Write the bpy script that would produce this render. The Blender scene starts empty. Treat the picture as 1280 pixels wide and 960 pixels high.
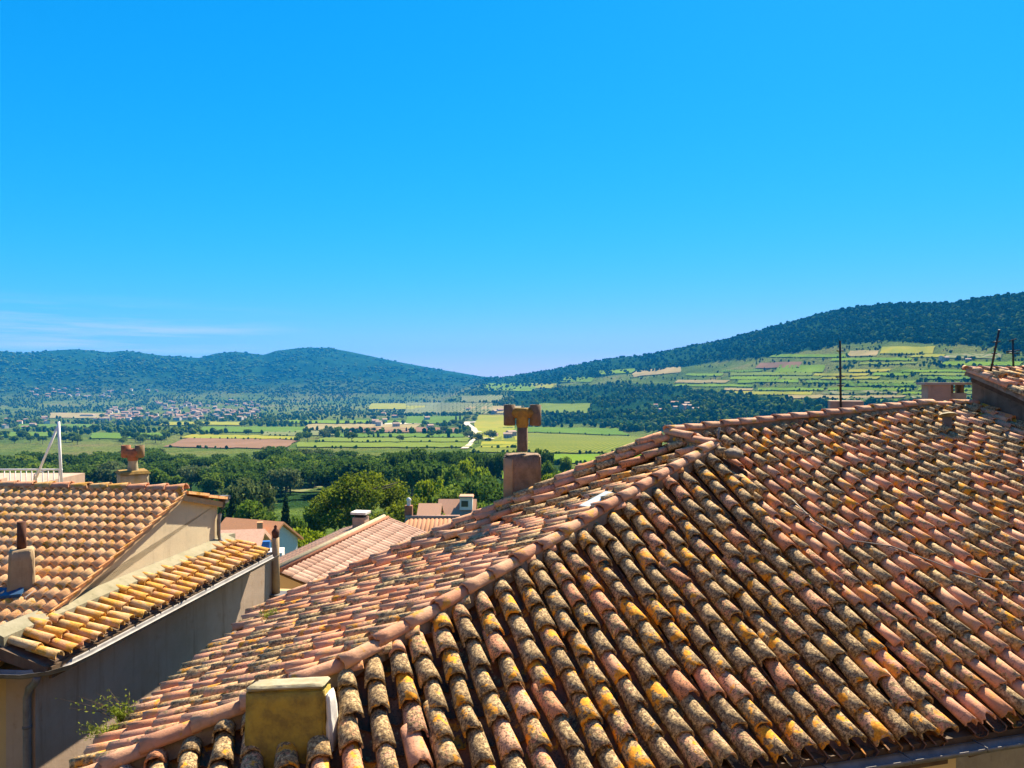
import bpy, math, random
import numpy as np
from mathutils import Matrix, Vector, noise as mnoise

random.seed(7)
rng = np.random.default_rng(11)
S = bpy.context.scene
C = S.collection

# ------------------------------------------------------------------ camera, sky, sun, exposure
FPX = 931.0                      # focal length in photograph pixels (1280 wide)
cam_d = bpy.data.cameras.new('camera')
cam = bpy.data.objects.new('camera', cam_d)
C.objects.link(cam)
cam.location = (0, 0, 0)
cam.rotation_euler = (math.radians(90), 0, 0)
cam_d.sensor_width = 36
cam_d.lens = FPX / 1280 * 36
cam_d.shift_y = -5 / 1280
cam_d.clip_start = 0.1
cam_d.clip_end = 40000
S.camera = cam

SUN_AZ, SUN_EL = math.radians(28.5), math.radians(46)
w = bpy.data.worlds.new('World')
S.world = w
w.use_nodes = True
nt = w.node_tree
nt.nodes.clear()
out = nt.nodes.new('ShaderNodeOutputWorld')
bg = nt.nodes.new('ShaderNodeBackground')
sky = nt.nodes.new('ShaderNodeTexSky')
sky.sky_type = 'NISHITA'
sky.sun_disc = False
sky.sun_elevation = SUN_EL
sky.sun_rotation = SUN_AZ
sky.altitude = 120
sky.air_density = 1.0
sky.dust_density = 0.1
sky.ozone_density = 3.0
hs = nt.nodes.new('ShaderNodeHueSaturation')
hs.inputs['Saturation'].default_value = 1.35
hs.inputs['Value'].default_value = 1.0
bg.inputs['Strength'].default_value = 0.05
# thin streaks of cirrus low in the sky
tc = nt.nodes.new('ShaderNodeTexCoord')
mp = nt.nodes.new('ShaderNodeMapping')
mp.inputs['Rotation'].default_value = (0, math.radians(-5), 0)
mp.inputs['Scale'].default_value = (3.0, 3.0, 62.0)
cn = nt.nodes.new('ShaderNodeTexNoise')
cn.inputs['Scale'].default_value = 1.0
cn.inputs['Detail'].default_value = 7
cn.inputs['Roughness'].default_value = 0.62
cr = nt.nodes.new('ShaderNodeMapRange')
cr.inputs['From Min'].default_value = 0.44
cr.inputs['From Max'].default_value = 0.66
cr.inputs['To Max'].default_value = 0.9
sep = nt.nodes.new('ShaderNodeSeparateXYZ')
lowr = nt.nodes.new('ShaderNodeMapRange')          # only near the horizon
lowr.interpolation_type = 'SMOOTHSTEP'
lowr.inputs['From Min'].default_value = 0.105
lowr.inputs['From Max'].default_value = 0.05
mul = nt.nodes.new('ShaderNodeMath'); mul.operation = 'MULTIPLY'
mixc = nt.nodes.new('ShaderNodeMix'); mixc.data_type = 'RGBA'
mixc.inputs['B'].default_value = (4.2, 4.9, 5.6, 1)
L = nt.links.new
L(tc.outputs['Generated'], mp.inputs['Vector']); L(mp.outputs[0], cn.inputs['Vector'])
L(cn.outputs['Fac'], cr.inputs['Value']); L(tc.outputs['Generated'], sep.inputs[0])
L(sep.outputs['Z'], lowr.inputs['Value']); 
sidr = nt.nodes.new('ShaderNodeMapRange'); sidr.interpolation_type = 'SMOOTHSTEP'      # the cloud bank stands to the west
sidr.inputs['From Min'].default_value = -0.22; sidr.inputs['From Max'].default_value = -0.46
mul2 = nt.nodes.new('ShaderNodeMath'); mul2.operation = 'MULTIPLY'
L(sep.outputs['X'], sidr.inputs['Value']); L(cr.outputs[0], mul2.inputs[0]); L(sidr.outputs[0], mul2.inputs[1])
L(mul2.outputs[0], mul.inputs[0]); L(lowr.outputs[0], mul.inputs[1])
# the photograph's sky is deep and even: soften the Nishita horizon glow channel by channel, a*x/(x+b)
L(sky.outputs[0], hs.inputs['Color'])
sepc = nt.nodes.new('ShaderNodeSeparateColor'); comc = nt.nodes.new('ShaderNodeCombineColor')
L(hs.outputs[0], sepc.inputs[0])
for ch_, a_, b_ in ((0, 0.33, None), (1, 0.95, 0.53), (2, 1.50, 0.45)):
    q1 = nt.nodes.new('ShaderNodeMath'); q1.operation = 'MULTIPLY'; q1.inputs[1].default_value = 0.166
    q2 = nt.nodes.new('ShaderNodeMath'); q2.operation = 'ADD'; q2.inputs[1].default_value = b_ or 0.0
    q3 = nt.nodes.new('ShaderNodeMath'); q3.operation = 'DIVIDE'
    q4 = nt.nodes.new('ShaderNodeMath'); q4.operation = 'MULTIPLY'; q4.inputs[1].default_value = a_ / (0.05 * 3.25)
    L(sepc.outputs[ch_], q1.inputs[0])
    if b_ is None:                      # red: a*x^1.5, deep at the top and pale at the horizon
        q3.operation = 'POWER'; q3.inputs[1].default_value = 1.5
        L(q1.outputs[0], q3.inputs[0]); L(q3.outputs[0], q4.inputs[0]); L(q4.outputs[0], comc.inputs[ch_])
        continue
    L(q1.outputs[0], q2.inputs[0]); L(q1.outputs[0], q3.inputs[0]); L(q2.outputs[0], q3.inputs[1])
    L(q3.outputs[0], q4.inputs[0]); L(q4.outputs[0], comc.inputs[ch_])
L(comc.outputs[0], mixc.inputs['A']); L(mul.outputs[0], mixc.inputs['Factor'])
L(mixc.outputs['Result'], bg.inputs['Color']); L(bg.outputs[0], out.inputs[0])

sun_d = bpy.data.lights.new('sun', 'SUN')
sun_d.energy = 5.0
sun_d.angle = math.radians(0.5)
sun_d.color = (1.0, 0.86, 0.66)
sun = bpy.data.objects.new('sun', sun_d)
C.objects.link(sun)
sdir = Vector((math.sin(SUN_AZ) * math.cos(SUN_EL), math.cos(SUN_AZ) * math.cos(SUN_EL), math.sin(SUN_EL)))
sun.rotation_euler = sdir.to_track_quat('Z', 'Y').to_euler()
sun.location = (20, 40, 60)

S.view_settings.view_transform = 'Standard'
S.view_settings.look = 'None'
S.view_settings.gamma = 1
S.view_settings.exposure = 1.7
S.cycles.max_bounces = 6
S.cycles.volume_bounces = 0
S.cycles.transparent_max_bounces = 8
S.cycles.use_adaptive_sampling = True

# ------------------------------------------------------------------ helpers
def P(px, py, Y):
    """a point of the place: seen at photograph pixel (px, py), Y metres ahead"""
    return Vector(((px - 640) / FPX * Y, Y, -(py - 475) / FPX * Y))

def proj(p):
    return 640 + FPX * p[0] / p[1], 475 - FPX * p[2] / p[1]

class MB:
    """collects vertices and faces; one build() = one mesh object"""
    def __init__(s):
        s.v = []; s.f = []; s.m = []; s.sm = []; s.a = {}
    def add(s, vs, fs, mi=0, smooth=False, **attr):
        o = len(s.v)
        s.v += [tuple(x) for x in vs]
        s.f += [tuple(i + o for i in f) for f in fs]
        s.m += [mi] * len(fs)
        s.sm += (list(smooth) if isinstance(smooth, (list, tuple)) else [smooth] * len(fs))
        for k, val in attr.items():
            l = s.a.setdefault(k, [])
            l += [0.0] * (o - len(l))
            l += [val] * len(vs)
        return s
    def hexa(s, c8, mi=0):
        """8 corners: bottom ring then top ring"""
        return s.add(c8, [(3, 2, 1, 0), (4, 5, 6, 7), (0, 1, 5, 4), (1, 2, 6, 5), (2, 3, 7, 6), (3, 0, 4, 7)], mi)
    def box(s, c, sx, sy, sz, rz=0, mi=0, taper=1.0):
        """c = centre of the base"""
        ca, sa = math.cos(rz), math.sin(rz)
        v = []
        for zz, t in ((0, 1), (sz, taper)):
            for (x, y) in ((-1, -1), (1, -1), (1, 1), (-1, 1)):
                x *= sx / 2 * t; y *= sy / 2 * t
                v.append((c[0] + x * ca - y * sa, c[1] + x * sa + y * ca, c[2] + zz))
        return s.hexa(v, mi)
    def tube(s, pts, r, n=8, mi=0, cap=True, half=False):
        pts = [Vector(p) for p in pts]
        rs = r if isinstance(r, (list, tuple)) else [r] * len(pts)
        vs = []
        for i, p in enumerate(pts):
            d = (pts[min(i + 1, len(pts) - 1)] - pts[max(i - 1, 0)]).normalized()
            up = Vector((0, 0, 1)) if abs(d.z) < 0.9 else Vector((0, 1, 0))
            a = d.cross(up).normalized(); b = a.cross(d).normalized()
            for k in range(n):
                t = 2 * math.pi * k / n
                vs.append(p + (a * math.cos(t) + b * math.sin(t)) * rs[i])
        fs = []
        for i in range(len(pts) - 1):
            for k in range(n):
                k2 = (k + 1) % n
                fs.append((i * n + k, i * n + k2, (i + 1) * n + k2, (i + 1) * n + k))
        smf = [True] * len(fs)
        if cap:
            fs.append(tuple(range(n - 1, -1, -1))); fs.append(tuple(range((len(pts) - 1) * n, len(pts) * n))); smf += [False, False]
        return s.add(vs, fs, mi, smf)
    def lathe(s, c, prof, n=14, mi=0, smooth=True):
        """profile [(r, z)] round the vertical through c"""
        vs = []
        for r, z in prof:
            for k in range(n):
                t = 2 * math.pi * k / n
                vs.append((c[0] + r * math.cos(t), c[1] + r * math.sin(t), c[2] + z))
        fs = []
        for i in range(len(prof) - 1):
            for k in range(n):
                k2 = (k + 1) % n
                fs.append((i * n + k, i * n + k2, (i + 1) * n + k2, (i + 1) * n + k))
        return s.add(vs, fs, mi, smooth)
    def mesh(s, name, mats):
        me = bpy.data.meshes.new(name)
        me.from_pydata(s.v, [], s.f)
        for m in (mats if isinstance(mats, (list, tuple)) else [mats]):
            me.materials.append(m)
        me.polygons.foreach_set('material_index', s.m)
        me.polygons.foreach_set('use_smooth', s.sm)
        for k, val in s.a.items():
            val = val + [0.0] * (len(s.v) - len(val))
            at = me.attributes.new(k, 'FLOAT', 'POINT')
            at.data.foreach_set('value', val)
        me.update()
        return me
    def build(s, name, mats, parent=None, **props):
        return link(name, s.mesh(name, mats), parent, **props)

WORLD = {}                       # world matrix of every linked object (no depsgraph needed)
def link(name, data, parent=None, mat=None, **props):
    """an object whose mesh is given in world coordinates (or in mat's frame)"""
    o = bpy.data.objects.new(name, data)
    C.objects.link(o)
    m = mat if mat is not None else Matrix.Identity(4)
    if parent is not None:
        o.parent = parent
        o.matrix_parent_inverse = WORLD[parent.name].inverted()
    o.matrix_basis = m
    WORLD[o.name] = m
    for k, val in props.items():
        o[k] = val
    return o
def thing(name, loc, label, cat, group=None):
    o = link(name, None, mat=Matrix.Translation(loc))
    o.empty_display_size = 0.2
    o['label'] = label; o['category'] = cat
    if group: o['group'] = group
    return o
def tag(o, label, cat, group=None):
    o['label'] = label; o['category'] = cat
    if group: o['group'] = group
    return o

# ------------------------------------------------------------------ materials
class NT:
    def __init__(s, name, rough=0.9):
        s.mat = bpy.data.materials.new(name)
        s.mat.use_nodes = True
        s.t = s.mat.node_tree
        s.b = s.t.nodes['Principled BSDF']
        s.out = s.t.nodes['Material Output']
        s.b.inputs['Roughness'].default_value = rough
        s.b.inputs['Specular IOR Level'].default_value = 0.25
        s.geo = None
        s.gain = (0.80, 0.78, 0.73)
    def n(s, typ, **kw):
        x = s.t.nodes.new(typ)
        for k, v in kw.items(): setattr(x, k, v)
        return x
    def lk(s, a, b): s.t.links.new(a, b)
    def pos(s):
        if s.geo is None: s.geo = s.n('ShaderNodeNewGeometry')
        return s.geo.outputs['Position']
    def noise(s, scale, detail=4, rough=0.55, vec=None, out='Fac', dist=0.0):
        x = s.n('ShaderNodeTexNoise')
        x.inputs['Scale'].default_value = scale; x.inputs['Detail'].default_value = detail
        x.inputs['Roughness'].default_value = rough; x.inputs['Distortion'].default_value = dist
        s.lk(vec if vec is not None else s.pos(), x.inputs['Vector'])
        return x.outputs[out]
    def rng(s, v, a, b, c=0.0, d=1.0, smooth=True):
        x = s.n('ShaderNodeMapRange')
        if smooth: x.interpolation_type = 'SMOOTHSTEP'
        s.lk(v, x.inputs['Value'])
        for k, val in (('From Min', a), ('From Max', b), ('To Min', c), ('To Max', d)):
            if hasattr(val, 'links'): s.lk(val, x.inputs[k])
            else: x.inputs[k].default_value = val
        return x.outputs[0]
    def math(s, op, a, b=None, clamp=False):
        x = s.n('ShaderNodeMath', operation=op, use_clamp=clamp)
        for i, v in enumerate((a, b)):
            if v is None: continue
            if hasattr(v, 'links'): s.lk(v, x.inputs[i])
            else: x.inputs[i].default_value = v
        return x.outputs[0]
    def mix(s, f, a, b, blend='MIX'):
        x = s.n('ShaderNodeMix', data_type='RGBA', blend_type=blend)
        for k, v in (('Factor', f), ('A', a), ('B', b)):
            i = x.inputs[k] if k == 'Factor' else [q for q in x.inputs if q.name == k and q.type == 'RGBA'][0]
            if hasattr(v, 'links'): s.lk(v, i)
            else: i.default_value = v if k == 'Factor' else (*v, 1)
        return [q for q in x.outputs if q.type == 'RGBA'][0]
    def ramp(s, f, stops, interp='LINEAR'):
        x = s.n('ShaderNodeValToRGB')
        e = x.color_ramp.elements
        x.color_ramp.interpolation = interp
        while len(e) < len(stops): e.new(0.5)
        for k, (p, c) in enumerate(stops):
            e[k].position = p; e[k].color = (*c, 1)
        s.lk(f, x.inputs[0])
        return x.outputs[0]
    def attr(s, name, obj=False):
        x = s.n('ShaderNodeAttribute', attribute_type='OBJECT' if obj else 'GEOMETRY', attribute_name=name)
        return x.outputs['Fac']
    def col(s, c):
        if hasattr(c, 'links'): s.lk(s.mix(1.0, c, s.gain, 'MULTIPLY'), s.b.inputs['Base Color'])
        else: s.b.inputs['Base Color'].default_value = (*[a * b for a, b in zip(c, s.gain)], 1)
        return s
    def matte(s):
        s.b.inputs['Specular IOR Level'].default_value = 0.0
        s.gain = (1.0, 1.0, 1.0)
        return s
    def bump(s, h, strength=0.4, dist=0.02):
        x = s.n('ShaderNodeBump')
        x.inputs['Strength'].default_value = strength; x.inputs['Distance'].default_value = dist
        s.lk(h, x.inputs['Height']); s.lk(x.outputs[0], s.b.inputs['Normal'])
        return s

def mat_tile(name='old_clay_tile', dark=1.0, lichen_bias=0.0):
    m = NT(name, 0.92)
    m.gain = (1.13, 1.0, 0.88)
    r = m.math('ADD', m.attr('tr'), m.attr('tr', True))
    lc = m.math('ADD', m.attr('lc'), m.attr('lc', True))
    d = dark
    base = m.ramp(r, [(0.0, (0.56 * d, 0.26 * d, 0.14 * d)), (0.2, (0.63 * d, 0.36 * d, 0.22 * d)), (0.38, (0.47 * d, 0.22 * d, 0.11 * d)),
                      (0.55, (0.58 * d, 0.37 * d, 0.24 * d)), (0.72, (0.42 * d, 0.25 * d, 0.17 * d)), (0.86, (0.63 * d, 0.32 * d, 0.20 * d)), (1.0, (0.55 * d, 0.38 * d, 0.21 * d))])
    mott = m.noise(14, 5, 0.6)
    base = m.mix(m.rng(mott, 0.35, 0.7, 0.0, 0.45), base, (0.30 * d, 0.18 * d, 0.12 * d))
    # a fast hash of the tile's random number, to vary what grows on it
    h2 = m.math('FRACT', m.math('MULTIPLY', r, 37.7))
    h3 = m.math('FRACT', m.math('MULTIPLY', r, 91.3))
    # pale grey-olive crust lichen
    n1 = m.noise(17, 7, 0.68)
    lev = m.math('ADD', m.math('MULTIPLY', lc, 0.62), m.math('MULTIPLY', m.math('SUBTRACT', h2, 0.5), 0.62))
    cov = m.math('SUBTRACT', m.math('ADD', n1, lev), 0.78 - lichen_bias)
    crust = m.rng(cov, -0.045, 0.055)
    crustc = m.ramp(m.noise(30, 5, 0.7), [(0.32, (0.06, 0.046, 0.03)), (0.44, (0.17, 0.13, 0.065)), (0.57, (0.42, 0.345, 0.18)), (0.72, (0.68, 0.60, 0.38))])
    c = m.mix(m.math('MULTIPLY', crust, 0.93), base, crustc)
    # dark specks and soot
    n2 = m.noise(52, 5, 0.75)
    sp = m.rng(m.math('ADD', n2, m.math('MULTIPLY', lc, 0.09)), 0.575, 0.645)
    c = m.mix(m.math('MULTIPLY', sp, m.rng(lc, 0.0, 0.7, 0.25, 0.9)), c, (0.055, 0.042, 0.03))
    # orange-yellow lichen in patches on some tiles
    n3 = m.noise(7.5, 4, 0.6)
    n3b = m.noise(46, 4, 0.7)
    o = m.math('ADD', m.math('ADD', n3, m.math('MULTIPLY', h3, 0.22)), m.math('MULTIPLY', n3b, 0.16))
    om = m.rng(o, 0.785, 0.85)
    oc = m.ramp(n3b, [(0.3, (0.36, 0.14, 0.010)), (0.5, (0.62, 0.27, 0.012)), (0.7, (0.70, 0.42, 0.04))])
    c = m.mix(m.math('MULTIPLY', om, m.rng(lc, 0.15, 0.75, 0.30, 0.95)), c, oc)
    m.col(c)
    hb = m.math('ADD', m.math('MULTIPLY', m.noise(70, 5, 0.7), 0.6), m.math('MULTIPLY', crust, 0.45))
    m.bump(hb, 0.55, 0.012)
    return m.mat
def mat_newtile(name, cols, lichen=0.0, dirt=0.3):
    """cleaner clay: cols = colour stops picked by the tile's random number"""
    m = NT(name, 0.85)
    m.gain = (0.96, 0.86, 0.76)
    r = m.math('ADD', m.attr('tr'), m.attr('tr', True))
    n = len(cols)
    base = m.ramp(r, [(i / (n - 1), c) for i, c in enumerate(cols)])
    base = m.mix(m.rng(m.noise(11, 5, 0.65), 0.42, 0.7, 0, dirt), base, (0.22, 0.15, 0.10))
    n3 = m.math('ADD', m.noise(5.5, 4, 0.6), m.math('MULTIPLY', m.noise(40, 4, 0.7), 0.2))
    om = m.rng(n3, 0.76 - lichen, 0.84 - lichen)
    oc = m.ramp(m.noise(33, 4, 0.7), [(0.3, (0.36, 0.18, 0.02)), (0.5, (0.57, 0.31, 0.03)), (0.7, (0.50, 0.38, 0.10))])
    m.col(m.mix(m.math('MULTIPLY', om, 0.85), base, oc))
    m.bump(m.noise(48, 6, 0.75), 0.6, 0.014)
    return m.mat
def mat_plaster(name, c1, c2, scale=2.5, stain=(0.2, 0.18, 0.13), amt=0.35, bump=0.25):
    m = NT(name, 0.93)
    c = m.mix(m.rng(m.noise(scale, 6, 0.65), 0.35, 0.68), c1, c2)
    c = m.mix(m.rng(m.noise(scale * 3.3, 6, 0.7), 0.55, 0.75, 0, amt), c, stain)
    mp_ = m.n('ShaderNodeMapping'); mp_.inputs['Scale'].default_value = (5.0, 5.0, 0.45)
    m.lk(m.pos(), mp_.inputs['Vector'])
    streak = m.rng(m.noise(1.0, 6, 0.7, mp_.outputs[0]), 0.50, 0.72, 0, min(0.55, amt * 1.1))
    c = m.mix(streak, c, tuple(x * 0.8 for x in stain))
    m.col(c)
    m.bump(m.math('ADD', m.noise(45, 6, 0.7), m.math('MULTIPLY', m.noise(6, 4, 0.6), 1.2)), bump, 0.016)
    return m.mat
def mat_plain(name, c, rough=0.7, metal=0.0, var=0.25, scale=8):
    m = NT(name, rough)
    m.b.inputs['Metallic'].default_value = metal
    dk = tuple(x * (1 - var) for x in c)
    m.col(m.mix(m.rng(m.noise(scale, 5, 0.65), 0.35, 0.7), c, dk))
    return m.mat

M = {}
M['tile'] = mat_tile()
M['pan'] = mat_tile('shade_dark_channel_tile', 0.38, -0.2)  # dirty clay, darkened further for the shade between the barrels
M['hip'] = mat_newtile('ridge_clay', [(0.55, 0.28, 0.17), (0.50, 0.25, 0.15), (0.58, 0.34, 0.22), (0.50, 0.30, 0.18), (0.60, 0.36, 0.23)], 0.075, 0.45)
M['stile'] = mat_newtile('sunny_clay', [(0.86, 0.50, 0.24), (0.82, 0.42, 0.18), (0.88, 0.60, 0.34), (0.84, 0.47, 0.22), (0.88, 0.60, 0.28), (0.78, 0.43, 0.20)], 0.11, 0.25)
M['ytile'] = mat_newtile('lichen_clay', [(0.50, 0.38, 0.17), (0.62, 0.38, 0.20), (0.48, 0.38, 0.22), (0.55, 0.28, 0.15), (0.50, 0.36, 0.14)], 0.19, 0.55)
M['pinkroof'] = mat_newtile('pink_clay', [(0.46, 0.31, 0.24), (0.38, 0.24, 0.18), (0.52, 0.39, 0.31), (0.42, 0.27, 0.21)], -0.1, 0.4)
M['orangeroof'] = mat_newtile('orange_clay', [(0.66, 0.32, 0.15), (0.62, 0.31, 0.16), (0.68, 0.36, 0.20)], -0.2, 0.2)
M['tanroof'] = mat_newtile('tan_clay', [(0.45, 0.27, 0.18), (0.42, 0.27, 0.19), (0.48, 0.31, 0.22)], -0.2, 0.3)
M['darkrender'] = mat_plaster('shade_dark_render', (0.24, 0.19, 0.14), (0.15, 0.12, 0.09), 3, (0.06, 0.06, 0.035), 0.6)  # render colour darkened so that the gable wall reads as shaded
M['mortar'] = mat_plaster('mortar', (0.33, 0.27, 0.20), (0.22, 0.17, 0.12), 6, (0.10, 0.08, 0.06), 0.6)
M['underlay'] = mat_plaster('roof_underlay', (0.14, 0.095, 0.065), (0.09, 0.06, 0.045), 8)
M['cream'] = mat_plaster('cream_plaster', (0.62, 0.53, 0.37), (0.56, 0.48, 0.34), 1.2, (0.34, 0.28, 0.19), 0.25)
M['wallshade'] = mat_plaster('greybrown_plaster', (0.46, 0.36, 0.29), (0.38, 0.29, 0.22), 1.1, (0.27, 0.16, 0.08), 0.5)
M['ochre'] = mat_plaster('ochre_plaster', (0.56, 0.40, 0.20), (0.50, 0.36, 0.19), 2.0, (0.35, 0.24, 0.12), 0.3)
M['sunochre'] = mat_plaster('sunlit_ochre_plaster', (0.80, 0.62, 0.34), (0.72, 0.55, 0.30), 2.0, (0.5, 0.36, 0.2), 0.3)  # lighter ochre copy; sunlight on the front wall is put into the colour
M['coping'] = mat_plaster('cement_coping', (0.30, 0.28, 0.20), (0.24, 0.225, 0.15), 4, (0.14, 0.14, 0.07), 0.5)
M['mossy'] = mat_plaster('mossy_cement', (0.50, 0.38, 0.07), (0.28, 0.21, 0.06), 9, (0.58, 0.35, 0.035), 0.5, 0.9)
M['palestone'] = mat_plaster('pale_stone', (0.42, 0.38, 0.27), (0.33, 0.30, 0.19), 9, (0.36, 0.27, 0.06), 0.55)
M['whitewash'] = mat_plaster('whitewash', (0.78, 0.76, 0.72), (0.70, 0.68, 0.64), 6, (0.5, 0.46, 0.38), 0.3)
M['brownstone'] = mat_plaster('brown_render', (0.31, 0.215, 0.15), (0.20, 0.14, 0.095), 7, (0.10, 0.075, 0.055), 0.75, 1.0)
M['tanrender'] = mat_plaster('tan_render', (0.45, 0.33, 0.20), (0.38, 0.27, 0.16), 6, (0.2, 0.14, 0.08), 0.45)
M['pinkrender'] = mat_plaster('pink_render', (0.52, 0.36, 0.27), (0.44, 0.31, 0.24), 5, (0.24, 0.18, 0.14), 0.4)
M['greyrender'] = mat_plaster('grey_render', (0.44, 0.41, 0.37), (0.36, 0.33, 0.30), 5, (0.2, 0.17, 0.14), 0.4)
M['potlichen'] = mat_plaster('lichened_pot', (0.40, 0.25, 0.05), (0.24, 0.15, 0.05), 12, (0.13, 0.09, 0.05), 0.5)
M['potclay'] = mat_plaster('weathered_pot', (0.20, 0.14, 0.10), (0.14, 0.10, 0.07), 11, (0.34, 0.22, 0.05), 0.55)
M['redpot'] = mat_plaster('red_clay_pot', (0.36, 0.15, 0.08), (0.25, 0.10, 0.06), 10, (0.1, 0.06, 0.04), 0.5)
M['zinc'] = mat_plain('zinc', (0.24, 0.235, 0.24), 0.55, 0.1, 0.4, 5)
M['zincdark'] = mat_plain('old_zinc', (0.16, 0.16, 0.17), 0.6, 0.3, 0.4, 5)
M['lead'] = mat_plain('flashing', (0.62, 0.62, 0.64), 0.5, 0.3, 0.25, 6)
M['bluesheet'] = mat_plain('blue_flashing', (0.035, 0.10, 0.22), 0.5, 0.0, 0.3, 6)
M['rust'] = mat_plaster('rust', (0.11, 0.045, 0.03), (0.07, 0.03, 0.022), 14, (0.2, 0.09, 0.04), 0.5)
M['whitepaint'] = mat_plain('white_paint', (0.80, 0.80, 0.80), 0.5, 0.0, 0.08)
M['darkmetal'] = mat_plain('dark_metal', (0.06, 0.06, 0.065), 0.5, 0.4)
M['cable'] = mat_plain('cable', (0.30, 0.28, 0.26), 0.6)
M['black'] = mat_plain('soot', (0.02, 0.018, 0.016), 0.9)
M['wood'] = mat_plain('dark_wood', (0.13, 0.085, 0.05), 0.8, 0, 0.4)
gl = NT('roof_glass', 0.12); gl.col((0.55, 0.62, 0.66)); gl.b.inputs['Specular IOR Level'].default_value = 0.8; M['glass'] = gl.mat
wg = NT('window_glass', 0.1); wg.col((0.03, 0.035, 0.045)); wg.b.inputs['Specular IOR Level'].default_value = 0.6; M['pane'] = wg.mat
M['tarp'] = mat_plain('blue_tarp', (0.03, 0.16, 0.50), 0.5)

# ------------------------------------------------------------------ clay tiles
def barrel(Ln, wb, wt, hb, ht, th=0.016, ns=9, nl=3, jit=0.0025, flip=False, seed=0):
    """half-round tile: x across, y up the slope (0 = lower, wide end), z out of the roof"""
    r = random.Random(seed)
    vs = []
    chip = [r.uniform(-0.012, 0.008) for _ in range(ns + 1)]
    if r.random() < 0.35:
        q_ = r.randrange(ns - 1)
        for z_ in range(q_, min(q_ + 3, ns + 1)): chip[z_] += r.uniform(0.01, 0.035)
    for layer in (0, 1):
        for j in range(nl + 1):
            t = j / nl
            W = wb + (wt - wb) * t; Hh = hb + (ht - hb) * t
            W -= 2 * th * layer; Hh -= th * layer
            for i in range(ns + 1):
                a = math.pi * i / ns
                x = W / 2 * math.cos(a); z = Hh * math.sin(a)
                y = Ln * t + (chip[i] if j == 0 else 0)
                if layer == 0: x += r.uniform(-jit, jit); z += r.uniform(-jit, jit)
                vs.append((x, y, -z + (hb if flip else 0) if flip else z))
    n1 = (nl + 1) * (ns + 1)
    fs = []; sm = []
    idx = lambda l, j, i: l * n1 + j * (ns + 1) + i
    for j in range(nl):
        for i in range(ns):
            q = (idx(0, j, i), idx(0, j, i + 1), idx(0, j + 1, i + 1), idx(0, j + 1, i))
            fs.append(q[::-1] if not flip else q); sm.append(True)
            q = (idx(1, j, i), idx(1, j, i + 1), idx(1, j + 1, i + 1), idx(1, j + 1, i))
            fs.append(q if not flip else q[::-1]); sm.append(True)
    for i in range(ns):
        fs.append((idx(0, 0, i), idx(0, 0, i + 1), idx(1, 0, i + 1), idx(1, 0, i))); sm.append(False)
        fs.append((idx(0, nl, i + 1), idx(0, nl, i), idx(1, nl, i), idx(1, nl, i + 1))); sm.append(False)
    for j in range(nl):
        fs.append((idx(0, j, 0), idx(1, j, 0), idx(1, j + 1, 0), idx(0, j + 1, 0))); sm.append(False)
        fs.append((idx(1, j, ns), idx(0, j, ns), idx(0, j + 1, ns), idx(1, j + 1, ns))); sm.append(False)
    return vs, fs, sm

def frame(p, up, side, nrm):
    m = Matrix.Identity(4)
    for i in range(3):
        m[i][0] = side[i]; m[i][1] = up[i]; m[i][2] = nrm[i]; m[i][3] = p[i]
    return m

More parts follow.
